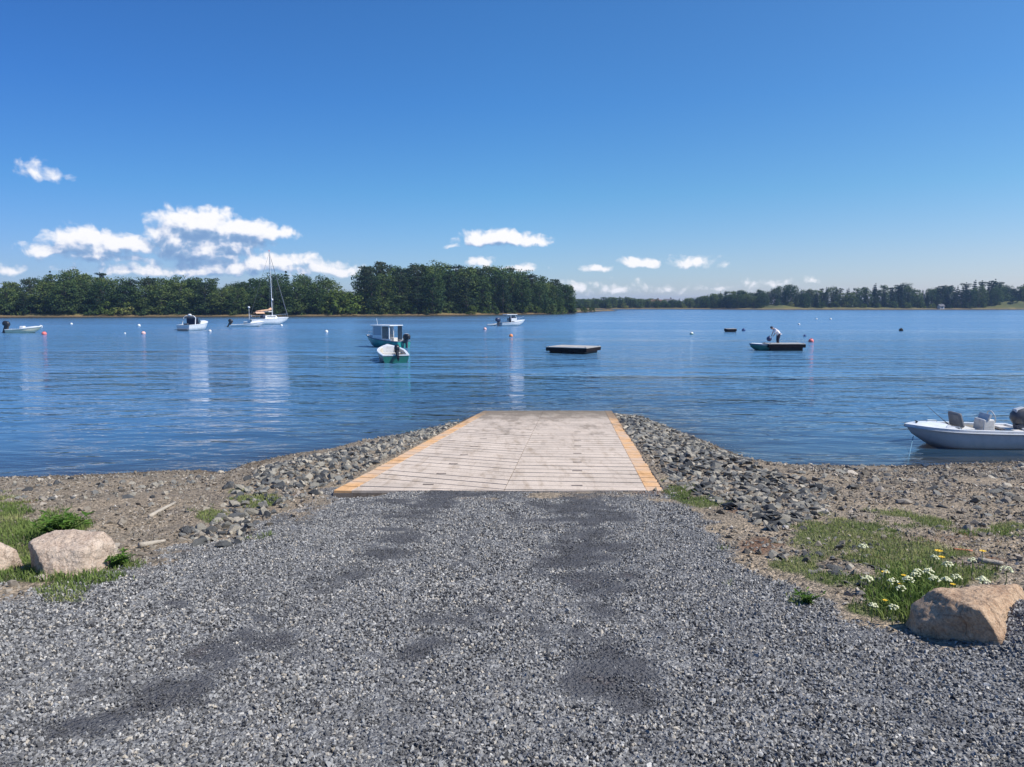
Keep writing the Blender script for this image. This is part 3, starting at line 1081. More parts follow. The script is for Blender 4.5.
def build_ramp():
    t = thing('boat_ramp', 'grooved pale concrete boat ramp with orange edges running down into the water', 'boat ramp', (0, 0, 0))
    y0, y1 = RN0.y, RF0.y + 6.5
    EW = .25                                                   # width of the orange edge

    def zt(y):
        return ramp_z(y)

    def pt(s, y, dz=0.0):
        """s metres in from the left edge"""
        return (ramp_x(y, 0) + s, y, zt(y) + dz)
    W = RN1.x - RN0.x
    # slab body under the ribs
    b_ = MB()
    ys = [y0 + .0, (y0 + y1) / 2, y1]
    for a, c in zip(ys[:-1], ys[1:]):
        vs = [pt(0, a, -.035), pt(W, a, -.035), pt(W, c, -.035), pt(0, c, -.035), pt(0, a, -.22), pt(W, a, -.22), pt(W, c, -.22), pt(0, c, -.22)]
        b_.add(vs, [(0, 1, 2, 3), (4, 7, 6, 5), (0, 4, 5, 1), (2, 6, 7, 3), (1, 5, 6, 2), (0, 3, 7, 4)])
    b_.build('slab', 'concrete_base', t)
    # ribs: the left lane's run aslant, the right lane's nearly square
    mid = lambda y: W * (.515 - .05 * (y - y0) / 16)
    rib, gap = .340, .036

    def lane(name, s0f, s1f, skew, phase, mat):
        b2 = MB()
        y = y0 - 1.2 + phase
        k = 0
        rnd = random.Random(int(phase * 100) + 5)
        while y < y1:
            wv = rib + rnd.uniform(-.01, .01)
            a, c = y, y + wv
            pts = []
            for (s_f, sk) in ((s0f, 0), (s1f, skew)):
                for yy in (a, c):
                    q = yy - sk
                    q = min(max(q, y0), y1)
                    pts.append((s_f(q), q))
            (sa, ya), (sb, yb), (sc_, yc), (sd_, yd) = pts
            if yb - ya > .02 or yd - yc > .02:
                dz = rnd.uniform(-.002, .002)
                top = [pt(sa, ya, dz), pt(sc_, yc, dz), pt(sd_, yd, dz), pt(sb, yb, dz)]
                bot = [pt(sa, ya, -.037), pt(sc_, yc, -.037), pt(sd_, yd, -.037), pt(sb, yb, -.037)]
                ch = .010
                b2.add(top + bot, [(0, 1, 2, 3), (0, 4, 5, 1), (1, 5, 6, 2), (2, 6, 7, 3), (3, 7, 4, 0)])
            y += wv + gap + rnd.uniform(-.012, .02)
            k += 1
        return b2.build(name, mat, t, bevel=.008)
    lane('lane_panel', lambda y: EW + .002, lambda y: mid(y) - .005, 1.0, 0.0, 'concrete')
    lane('lane_panel', lambda y: mid(y) + .005, lambda y: W - EW - .002, .22, .17, 'concrete')
    lane('edge_strip', lambda y: 0.0, lambda y: EW - .002, .09, 0.10, 'orange_concrete')
    lane('edge_strip', lambda y: W - EW + .002, lambda y: W, .05, .05, 'orange_concrete')
    # iron lifting pockets let into the panels, in two rows
    for s, ylist in ((W * .265, [10.3, 11.3, 12.4, 13.6, 14.9, 16.4]), (W * .735, [10.2, 11.6, 12.6, 13.8, 15.0, 16.1, 18.0])):
        for yy in ylist:
            m_ = MB()
            c = pt(s, yy, .0005)
            m_.box((c[0], c[1], c[2]), (.15, .075, .010), rot=(math.atan(RSLOPE), 0, 0))
            m_.build('iron_socket', 'iron_stain', t)
    return t


build_ramp()


# ------------------------------------------------------------------ stones
def stone_proto(seed, npts=9, flat=.6):
    r = random.Random(seed)
    bm = bmesh.new()
    for _ in range(npts):
        v = Vector((r.gauss(0, 1), r.gauss(0, 1), r.gauss(0, 1))).normalized()
        v = Vector((v.x, v.y * r.uniform(.75, 1), v.z * flat)) * r.uniform(.8, 1.0)
        bm.verts.new(v)
    res = bmesh.ops.convex_hull(bm, input=bm.verts)
    bmesh.ops.delete(bm, geom=list({g for g in list(res['geom_interior']) + list(res['geom_unused']) if isinstance(g, bmesh.types.BMVert)}), context='VERTS')
    bmesh.ops.triangulate(bm, faces=bm.faces)
    bm.verts.index_update()
    v = np.array([q.co[:] for q in bm.verts])
    f = np.array([[q.index for q in fc.verts] for fc in bm.faces])
    bm.free()
    return v, f


def euler_mats(rx, ry, rz):
    cx, sx, cy_, sy, cz, sz = np.cos(rx), np.sin(rx), np.cos(ry), np.sin(ry), np.cos(rz), np.sin(rz)
    M = np.empty((len(rx), 3, 3))
    M[:, 0, 0] = cz * cy_
    M[:, 0, 1] = cz * sy * sx - sz * cx
    M[:, 0, 2] = cz * sy * cx + sz * sx
    M[:, 1, 0] = sz * cy_
    M[:, 1, 1] = sz * sy * sx + cz * cx
    M[:, 1, 2] = sz * sy * cx - cz * sx
    M[:, 2, 0] = -sy
    M[:, 2, 1] = cy_ * sx
    M[:, 2, 2] = cy_ * cx
    return M


def scatter(name, protos, pos, size, tilt, mat, label_kind=None, tone=None, aniso=None):
    """many stones or leaves merged into one numpy mesh"""
    n = len(pos)
    which = RNG.integers(0, len(protos), n)
    rx = RNG.uniform(-1, 1, n) * tilt
    ry = RNG.uniform(-1, 1, n) * tilt
    rz = RNG.uniform(0, 2 * np.pi, n)
    M = euler_mats(rx, ry, rz)
    tn = RNG.random(n) if tone is None else tone
    V, Fc, T, off = [], [], [], 0
    for k, (pv, pf) in enumerate(protos):
        ii = np.nonzero(which == k)[0]
        if not len(ii):
            continue
        vv = np.einsum('nij,vj->nvi', M[ii], pv) * size[ii][:, None, None] + pos[ii][:, None, :]
        nv = len(pv)
        ff = pf[None] + (np.arange(len(ii)) * nv)[:, None, None] + off
        V.append(vv.reshape(-1, 3))
        Fc.append(ff.reshape(-1, pf.shape[1]))
        T.append(np.repeat(tn[ii], nv))
        off += nv * len(ii)
    me = mesh_np(name, np.concatenate(V), np.concatenate(Fc), mat, tone=np.concatenate(T))
    o = link(name, me)
    tag(o, kind='stuff')
    return o


SPROT = [stone_proto(100 + i, 9, .65) for i in range(14)]
FLATP = [stone_proto(300 + i, 11, .38) for i in range(14)]


def sample_area(n, x0, x1, y0, y1):
    return RNG.uniform(x0, x1, n), RNG.uniform(y0, y1, n)


def build_gravel():
    P_, S_, K_ = [], [], []
    for (ya, yb, dens, s0, s1) in ((1.9, 3.6, 5200, .006, .0165), (3.6, 5.5, 4000, .007, .017), (5.5, 8.0, 3200, .008, .016), (8.0, 10.6, 2200, .009, .017)):
        xa = -(.88 * yb + 2.0)
        xb = .88 * yb + 2.2
        n = int(dens * (xb - xa) * (yb - ya))
        x, y = sample_area(n, xa, xb, ya, yb)
        z = height(x, y)
        px, py, d = proj(x, y, z)
        grav, grass, rust, track = masks(x, y, z)
        keep = (RNG.random(n) < grav * (1 - .35 * track) * (1 - .5 * grass)) & (np.abs(x) < .86 * y + 2.0)
        inr = (x > ramp_x(y, 0) - .02) & (x < ramp_x(y, 1) + .02) & (y > RN0.y + .10)
        keep &= ~inr
        x, y, z, track = x[keep], y[keep], z[keep], track[keep]
        s = RNG.uniform(s0, s1, len(x)) * (1 - .4 * track)
        big = RNG.random(len(x)) < .03
        s = np.where(big, s * 1.5, s)
        P_.append(np.stack([x, y, z + s * .15], 1))
        S_.append(s)
        K_.append(track)
    pos, size = np.concatenate(P_), np.concatenate(S_)
    low = fbm(pos[:, 0] * 1.7, pos[:, 1] * 1.1, 4, 77) * 1.6 - .8
    tone = np.clip(RNG.beta(1.5, 1.5, len(pos)) + low * .45 - .48 * np.concatenate(K_) + .10, 0, 1)
    tone = np.where(RNG.random(len(pos)) < .025, RNG.uniform(.93, 1, len(pos)), tone * .93)
    print('gravel stones', len(pos))
    o = scatter('gravel', SPROT, pos, size, 3.1, 'gravel_stone', tone=tone * .999)
    # fixed tone: the object's own random number is cancelled by an offset in the material only when it is 0
    return o


def build_shingle():
    """pebbles over the beach on both sides"""
    P_, S_, T_ = [], [], []
    for (x0, x1, y0, y1, dens) in ((-25, -1.5, 5.0, 18.5, 170), (1.8, 24, 4.5, 20, 190)):
        n = int(dens * (x1 - x0) * (y1 - y0))
        x, y = sample_area(n, x0, x1, y0, y1)
        z = height(x, y)
        grav, grass, rust, track = masks(x, y, z)
        inr = (x > ramp_x(y, 0) - .03) & (x < ramp_x(y, 1) + .03) & (y > RN0.y)
        clump = fbm(x * .9, y * .9, 3, 61)
        keep = (RNG.random(n) < (1 - grav) * (1 - .8 * grass) * sstep(.30, .6, clump + .1)) & (z > -.12) & ~inr & (np.abs(x) < 1.1 * y + 2)
        x, y, z = x[keep], y[keep], z[keep]
        s = RNG.uniform(.014, .034, len(x)) * np.where(RNG.random(len(x)) < .06, 2.2, 1)
        P_.append(np.stack([x, y, z + s * .1], 1))
        S_.append(s)
        T_.append(np.clip(RNG.beta(2, 2, len(x)), 0, .99))
    pos, size = np.concatenate(P_), np.concatenate(S_)
    print('shingle stones', len(pos))
    scatter('shingle', SPROT + FLATP, pos, size, 1.2, 'beach_stone', tone=np.concatenate(T_))


build_gravel()
build_shingle()


def in_poly(px, py, poly):
    return poly_sd(px, py, poly) > 0


# photo outlines of the two banks of broken rock
BANK_L = [(190, 545), (176, 533), (205, 522), (232, 508), (238, 488), (262, 468), (300, 458), (350, 449), (400, 434), (430, 428), (458, 421), (457, 427), (400, 452), (362, 472), (333, 490), (300, 500), (262, 520), (250, 540), (215, 552)]
BANK_R = [(612, 414), (640, 417), (662, 425), (692, 437), (714, 448), (744, 458), (765, 470), (800, 478), (835, 492), (826, 512), (800, 524), (770, 532), (740, 516), (718, 503), (680, 489), (655, 462), (632, 440)]
BEACH_R = [(765, 470), (1024, 464), (1100, 470), (1100, 520), (1024, 520), (930, 512), (850, 505), (830, 490)]
BEACH_L = [(-60, 484), (40, 480), (120, 476), (240, 470), (240, 500), (200, 520), (120, 500), (-60, 505)]
MISC = [(770, 530), (880, 545), (930, 600), (880, 600), (790, 570), (745, 548)]


def build_rocks():
    protoL = []
    for i in range(10):
        v, f = stone_proto(500 + i, 16, .62)
        protoL.append(mesh_np('rock', v, f, 'shale'))
    protoB = []
    for i in range(8):
        v, f = stone_proto(700 + i, 15, .5)
        protoB.append(mesh_np('rock', v, f, 'beach_stone'))
    protoF = []
    for i in range(10):
        v, f = stone_proto(600 + i, 15, .30)
        protoF.append(mesh_np('rock', v, f, 'shale'))
    cand = []

    def fill(poly, n, smin, smax, flat, which):
        px0, px1 = min(p[0] for p in poly), max(p[0] for p in poly)
        py0, py1 = min(p[1] for p in poly), max(p[1] for p in poly)
        made = 0
        # sample on the ground itself
        corners = [G(a, b_) for a, b_ in poly]
        x0, x1 = min(c.x for c in corners) - .3, max(c.x for c in corners) + .3
        y0, y1 = min(c.y for c in corners) - .3, max(c.y for c in corners) + .5
        x, y = sample_area(n * 12, x0, x1, y0, y1)
        z = height(x, y)
        px, py, d = proj(x, y, z)
        ok = in_poly(px, py, poly) & ~((x > ramp_x(y, 0) - .05) & (x < ramp_x(y, 1) + .05) & (y > RN0.y - .1))
        x, y, z, d = x[ok][:n], y[ok][:n], z[ok][:n], d[ok][:n]
        for i in range(len(x)):
            s = smin + (smax - smin) * RNG.random() ** 2.2
            cand.append((s / d[i], x[i], y[i], z[i], s, flat, which))
    fill(BANK_L, 2600, .024, .10, False, 'L')
    fill(BANK_R, 4800, .024, .12, True, 'R')
    fill(BEACH_R, 320, .03, .13, True, 'BR')
    fill(BEACH_L, 200, .025, .10, False, 'BL')
    fill(MISC, 90, .03, .085, True, 'M')
    cand.sort(key=lambda c: -c[0])
    lab = {'L': ('blocky grey rock in the narrow rock bank along the ramp edge', 'rocks banked on one side of the ramp'),
           'R': ('flat grey shale slab in the wide rock bank between ramp and flowers', 'shale slabs banked beside the ramp'),
           'BR': ('loose flat stone on the brown shingle below the white motorboat', 'loose stones on the shingle near the white boat'),
           'BL': ('loose rounded stone on the pale shingle beyond the leafy weed', 'loose stones on the shingle beyond the weed'),
           'M': ('small pale stone among the grass patches behind the tan boulder', 'stones in the grass behind the tan boulder')}
    n_ind = 300
    for (_, x, y, z, s, flat, which) in cand[:n_ind]:
        me = random.choice(protoB if which[0] == 'B' and random.random() < .65 else protoF if flat else protoL)
        o = link('rock', me, None, (x, y, z + s * (.10 if flat else .22)),
                 (random.uniform(-.5, .5), random.uniform(-.7, .35) if flat else random.uniform(-.6, .6), random.uniform(0, 6.28)))
        o.scale = (s * random.uniform(.9, 1.35), s * random.uniform(.65, 1.0), s * random.uniform(.8, 1.2))
        tag(o, lab[which][0], 'rock', lab[which][1])
    rest = cand[n_ind:]
    for nm, fl in (('rubble', False), ('rubble', True)):
        rs = [c for c in rest if c[5] == fl]
        pos = np.array([(c[1], c[2], c[3] + c[4] * .08) for c in rs])
        size = np.array([c[4] * 1.05 for c in rs])
        scatter(nm, [stone_proto(900 + i, 14, .30 if fl else .62) for i in range(12)], pos, size, .7 if fl else .9, 'shale', tone=RNG.random(len(rs)) * .99)


build_rocks()


def hull_stone(name, planes, seed, mat, loc, rz, label, sub=6, sc=1.0):
    """boulder: the solid cut out by planes (normal, metres from the middle), with worn edges and a rough skin"""
    from mathutils import noise as mn
    bm = bmesh.new()
    bmesh.ops.create_icosphere(bm, subdivisions=sub, radius=1)
    pl = [(Vector(n).normalized(), d) for n, d in planes]
    for v in bm.verts:
        d = v.co.normalized()
        rs = [dd / n_.dot(d) for n_, dd in pl if n_.dot(d) > .05]
        kk = 110.0
        m_ = min(rs)
        r = -math.log(sum(math.exp(-kk * (q - m_)) for q in rs)) / kk + m_
        p = d * r
        r += mn.fractal(p * 5 + Vector((seed, 0, 0)), 1.0, 2.0, 4) * .022
        r += mn.fractal(p * 22 + Vector((0, seed, 0)), .8, 2.1, 4) * .007
        v.co = d * r * sc
    me = bpy.data.meshes.new(name)
    bm.to_mesh(me)
    bm.free()
    for p in me.polygons:
        p.use_smooth = True
    me.materials.append(MATS[mat])
    o = link(name, me, None, loc, (0, 0, rz))
    tag(o, label, 'boulder')
    return o


def build_boulders():
    g = G(68, 577)
    hull_stone('boulder', [((.06, -.16, 1), .165), ((.12, -.86, .50), .225), ((-.70, -.70, -.12), .215), ((1, -.15, .18), .345), ((.70, -.05, .70), .315), ((-.55, .05, .80), .285), ((0, 1, .25), .25), ((-.8, .6, .2), .33), ((.7, -.7, .1), .36), ((0, 0, -1), .3)],
               3.3, 'pink_granite', (g.x - .17, g.y + .22, g.z + .09), 0, 'flat-topped pale pink granite boulder in the weeds at the gravel edge', sc=.86)
    g = G(-24, 579)
    hull_stone('boulder', [((0, -.1, 1), .19), ((.95, -.4, .15), .27), ((.6, .1, .8), .27), ((-1, -.1, .3), .3), ((0, -.9, .45), .24), ((0, 1, .2), .28), ((0, 0, -1), .3)],
               8.1, 'pink_granite', (g.x - .36, g.y + .22, g.z + .08), 0, 'partly visible pink boulder lying left of the flat-topped pale boulder', sc=.9)
    g = G(975, 645)
    hull_stone('boulder', [((-.82, -.57, -.02), .27), ((.48, -.64, .60), .170), ((-.05, .06, 1), .175), ((-.74, .0, .66), .265), ((1, 0, .2), .52), ((0, 1, .3), .3), ((-1, .3, .1), .43), ((0, 0, -1), .3), ((.1, -1, .1), .33)],
               5.7, 'tan_granite', (g.x + .16, g.y + .20, g.z + .055), .05, 'tan boulder with a peaked front standing beside the white flowers', sc=.80)


build_boulders()


# ------------------------------------------------------------------ small plants
def blades(name, x, y, h, w, mat, lean=.5, tone=None, label_kind='stuff', nseg=2, base=0.0):
    n = len(x)
    z = height(x, y) + base
    az = RNG.uniform(0, 2 * np.pi, n)
    ln = RNG.uniform(.1, 1, n) * lean
    fa = az + RNG.uniform(-.6, .6, n) + np.pi / 2
    root = np.stack([x, y, z - .01], 1)
    dirh = np.stack([np.cos(az), np.sin(az), 0 * az], 1)
    side = np.stack([np.cos(fa), np.sin(fa), 0 * fa], 1)
    p0 = root
    p1 = root + dirh * (ln * h * .35)[:, None] + np.array([0, 0, 1]) * (h * .6)[:, None]
    p2 = root + dirh * (ln * h)[:, None] + np.array([0, 0, 1]) * (h * (1 - .35 * ln))[:, None]
    w_ = w[:, None] if isinstance(w, np.ndarray) else w
    V = np.stack([p0 - side * w_ / 2, p0 + side * w_ / 2, p1 + side * w_ * .4, p1 - side * w_ * .4, p2], 1).reshape(-1, 3)
    b0 = np.arange(n) * 5
    q = np.stack([b0, b0 + 1, b0 + 2, b0 + 3], 1)
    tri = np.stack([b0 + 3, b0 + 2, b0 + 4, b0 + 4], 1)
    # use triangles only so that one face size fits
    T = np.concatenate([q[:, [0, 1, 2]], q[:, [0, 2, 3]], tri[:, :3]])
    tn = RNG.random(n) if tone is None else tone
    return mesh_np(name, V, T, mat, tone=np.repeat(tn, 5))


def build_grass():
    n = 900000
    x, y = sample_area(n, -9, 14, 3.6, 15)
    ok = np.abs(x) < .8 * y + .6
    x, y = x[ok], y[ok]
    z = height(x, y)
    grav, grass, rust, track = masks(x, y, z)
    px, py, d = proj(x, y, z)
    keep = (RNG.random(len(x)) < grass * .60) & (z > .15) & ~((x > ramp_x(y, 0) - .03) & (x < ramp_x(y, 1) + .03) & (y > RN0.y))
    x, y, px, py = x[keep], y[keep], px[keep], py[keep]
    tall = np.clip(blob(px, py, 915, 600, 45, 28) + .8 * blob(px, py, 60, 530, 40, 25) + .4 * blob(px, py, 60, 580, 70, 10), 0, 1)
    h = RNG.uniform(.025, .06, len(x)) * (1 + 2.2 * tall)
    dry = np.clip(fbm(x * 1.5, y * 1.5, 3, 91) * 1.5 - .35 - .45 * tall + RNG.normal(0, .16, len(x)), 0, 1)
    print('blades', len(x))
    o = link('grass', blades('grass', x, y, h, .007 + 0 * h + .004 * tall, 'grass_blade', .8, tone=dry))
    tag(o, kind='stuff')
    # dry straw thatch
    n = 60000
    x, y = sample_area(n, 3, 14, 5.0, 15)
    z = height(x, y)
    grav, grass, rust, track = masks(x, y, z)
    px, py, d = proj(x, y, z)
    m_ = blob(px, py, 980, 545, 90, 22) + .8 * blob(px, py, 860, 570, 80, 25)
    keep = (RNG.random(n) < m_ * .45 * (1 - grav)) & (z > .2)
    x, y = x[keep], y[keep]
    o = link('dry_grass', blades('dry_grass', x, y, RNG.uniform(.02, .06, len(x)), .006, 'straw', 1.6))
    tag(o, kind='stuff')
    # washed-up weed
    n = 90000
    x, y = sample_area(n, -9, 14, 5, 16)
    z = height(x, y)
    grav, grass, rust, track = masks(x, y, z)
    keep = (RNG.random(n) < rust * .5) & (z > .05) & ~((x > ramp_x(y, 0) - .03) & (x < ramp_x(y, 1) + .03) & (y > RN0.y))
    x, y = x[keep], y[keep]
    o = link('seaweed_litter', blades('seaweed_litter', x, y, RNG.uniform(.015, .045, len(x)), .010, 'weed_wrack', 2.2))
    tag(o, kind='stuff')


build_grass()


def leafy(name, seed, nstem, hgt, spread, leaf, mat='weed_leaf', leaves_per=12):
    """rosette of leafy stems: returns stems mesh builder and leaf mesh"""
    r = random.Random(seed)
    st = MB()
    V, T, tn = [], [], []
    for i in range(nstem):
        a = r.uniform(0, 6.28)
        l = hgt * r.uniform(.55, 1)
        tip = Vector((math.cos(a) * spread * r.uniform(.3, 1), math.sin(a) * spread * r.uniform(.3, 1), l))
        mid = Vector((tip.x * .35, tip.y * .35, l * .6))
        st.tube([(0, 0, -.02), mid, tip], .005, 5, .0025)
        for k in range(leaves_per):
            t = (k + 1.5) / (leaves_per + 1.5)
            p = (Vector((0, 0, 0)).lerp(mid, t / .6) if t < .6 else mid.lerp(tip, (t - .6) / .4))
            b_ = r.uniform(0, 6.28)
            d = Vector((math.cos(b_), math.sin(b_), r.uniform(.1, .9))).normalized()
            s = d.cross(Vector((0, 0, 1))).normalized()
            L = leaf * r.uniform(.6, 1.2)
            w = L * .16
            n0 = len(V)
            V += [p, p + d * L * .45 + s * w, p + d * L - Vector((0, 0, L * .25)), p + d * L * .45 - s * w]
            T += [(n0, n0 + 1, n0 + 2), (n0, n0 + 2, n0 + 3)]
            tn += [r.random()] * 4
    return st, mesh_np(name, np.array([v[:] for v in V]), np.array(T), mat, tone=np.array(tn))


def build_plants():
    g = G(62, 541)
    t = thing('leafy_weed', 'leafy green weed bush growing behind the flat-topped pink boulder', 'weed', g)
    st, lm = leafy('leaves', 5, 26, .30, .30, .12)
    st.build('stems', 'stem', t)
    link('leaves', lm, t)
    g = G(120, 566)
    t = thing('leafy_weed', 'low bright green weed at the end of the flat-topped pink boulder', 'weed', g)
    st, lm = leafy('leaves', 9, 14, .13, .14, .07)
    st.build('stems', 'stem', t)
    link('leaves', lm, t)
    g = G(808, 604)
    t = thing('leafy_weed', 'single small weed clump growing alone out of the grey gravel', 'weed', g)
    st, lm = leafy('leaves', 12, 10, .09, .12, .05)
    st.build('stems', 'stem', t)
    link('leaves', lm, t)
    # white umbels and yellow daisies: photo place of the flower head, height of the stem
    umb = [(866, 579, 9), (890, 582, 9), (908, 580, 9), (899, 589, 8), (929, 573, 10), (933, 579, 8), (946, 565, 8), (873, 606, 8), (893, 607, 8), (925, 598, 7), (981, 581, 10), (1003, 570, 9), (919, 572, 8), (946, 580, 8), (862, 547, 8), (932, 558, 7), (957, 578, 8), (973, 560, 6), (885, 572, 6), (912, 575, 7)]
    descr = ['nearest the grey gravel', 'among the tall grass']
    proto = {}
    for i, (px, py, s) in enumerate(umb):
        base_py = py + random.uniform(13, 20)
        g = G(px + random.uniform(-2, 2), base_py)
        dd = math.hypot(g.x, g.y)
        # height of the head above its foot, from the photograph
        head = PD(px, py, g.y * CT - (g.z - HC) * ST)
        hgt = max(head.z - g.z, .07)
        r = s / 2 / F * dd * 1.08
        t = thing('white_umbel_flower', 'tall white umbel flower in the grass clump beside the tan boulder', 'flower', g, random.uniform(0, 6), 'white umbel flowers beside the tan boulder')
        stm = MB()
        stm.tube([(0, 0, -.02), (.01, 0, hgt * .5), (0, 0, hgt)], .004, 5, .0025)
        hd = MB()
        rnd = random.Random(i)
        for k in range(26):
            a = rnd.uniform(0, 6.28)
            q = math.sqrt(rnd.random())
            c = Vector((math.cos(a) * q * r, math.sin(a) * q * r, hgt + r * .75 * (1 - q * q) + rnd.uniform(-.004, .004)))
            cr = r * rnd.uniform(.16, .28)
            hd.lathe(c, [(cr * .2, -cr * .5), (cr, 0), (cr * .7, cr * .5), (cr * .1, cr * .7)], 6)
            if k % 3 == 0:
                stm.tube([(0, 0, hgt * .88), (c.x, c.y, c.z)], .0018, 3, .0012)
        stm.build('stem', 'stem', t)
        hd.build('flower_head', 'umbel', t)
    yel = [(884, 572, 5), (938, 551, 6), (941, 557, 5), (982, 551, 5), (903, 575, 4), (884.5, 600, 4), (925, 570, 4), (952, 584, 4), (900, 584, 4)]
    for i, (px, py, s) in enumerate(yel):
        g = G(px, py + random.uniform(10, 16))
        head = PD(px, py, g.y * CT - (g.z - HC) * ST)
        hgt = max(head.z - g.z, .06)
        dd = math.hypot(g.x, g.y)
        r = s / 2 / F * dd
        t = thing('yellow_flower', 'small yellow daisy-like flower among the white umbels', 'flower', g, 0, 'yellow flowers among the white umbels')
        stm = MB()
        stm.tube([(0, 0, -.02), (0, .005, hgt * .5), (0, 0, hgt)], .003, 5, .002)
        stm.build('stem', 'stem', t)
        hd = MB()
        for k in range(9):
            a = k * 6.283 / 9
            c, s_ = math.cos(a), math.sin(a)
            hd.add([(0, 0, hgt), (r * c - r * .25 * s_, r * s_ + r * .25 * c, hgt + r * .3), (r * 1.15 * c, r * 1.15 * s_, hgt + r * .3), (r * c + r * .25 * s_, r * s_ - r * .25 * c, hgt + r * .3)], [(0, 1, 2), (0, 2, 3)])
        hd.lathe((0, 0, hgt), [(r * .1, -.004), (r * .4, 0), (r * .3, r * .3), (r * .05, r * .4)], 8)
        hd.build('flower_head', 'yellow_petal', t)
    # driftwood
    def stick(px0, py0, px1, py1, r0, r1, label, cat='driftwood', mat='driftwood', name='driftwood'):
        a, b_ = G(px0, py0), G(px1, py1)
        mb = MB()
        pts = []
        for i in range(6):
            p = a.lerp(b_, i / 5)
            pts.append(Vector((p.x + random.uniform(-.01, .01), p.y, hz(p.x, p.y) + r0 * .7)))
        c = sum(pts, Vector()) / 6
        c.z = min(p.z for p in pts) - r0 * .7
        mb.tube([p - c for p in pts], r0, 9, r1)
        o = mb.build(name, mat, None, smooth=True, loc=c)
        tag(o, label, cat)
    stick(150, 518, 175, 504, .026, .018, 'long pale driftwood log lying on the shingle beyond the leafy weed')
    stick(140, 548, 165, 543, .032, .014, 'flat pale driftwood piece lying beside the blocky grey rocks')
    stick(978, 563, 1004, 566, .030, .016, 'white bleached driftwood stick on the dry grass behind the tan boulder')
    stick(953, 550, 972, 552, .012, .009, 'orange washed-up scrap lying on the dry weed behind the white flowers', 'litter', 'orange_plastic', 'orange_scrap')


build_plants()


# ------------------------------------------------------------------ trees
def clump_leaves(r, c, rx, ry, rz, n, leaf, V, T, tn, tone0, flatten=0.0):
    for _ in range(n):
        d = Vector((r.gauss(0, 1), r.gauss(0, 1), r.gauss(0, 1))).normalized()
        q = r.uniform(.55, 1.05)
        p = c + Vector((d.x * rx * q, d.y * ry * q, d.z * rz * q))
        nrm = (d + Vector((r.gauss(0, .55), r.gauss(0, .55), r.gauss(0, .55) + .35))).normalized()
        a = nrm.orthogonal().normalized()
        a.rotate(Matrix.Rotation(r.uniform(0, 6.28), 3, nrm))
        b_ = nrm.cross(a)
        s = leaf * r.uniform(.6, 1.3)
        k = len(V)
        V += [p - a * s * .5, p + b_ * s * .38 + a * s * .1, p + a * s * .55, p - b_ * s * .34]
        T += [(k, k + 1, k + 2), (k, k + 2, k + 3)]
        t = min(1, max(0, tone0 + r.gauss(0, .12)))
        tn += [t] * 4


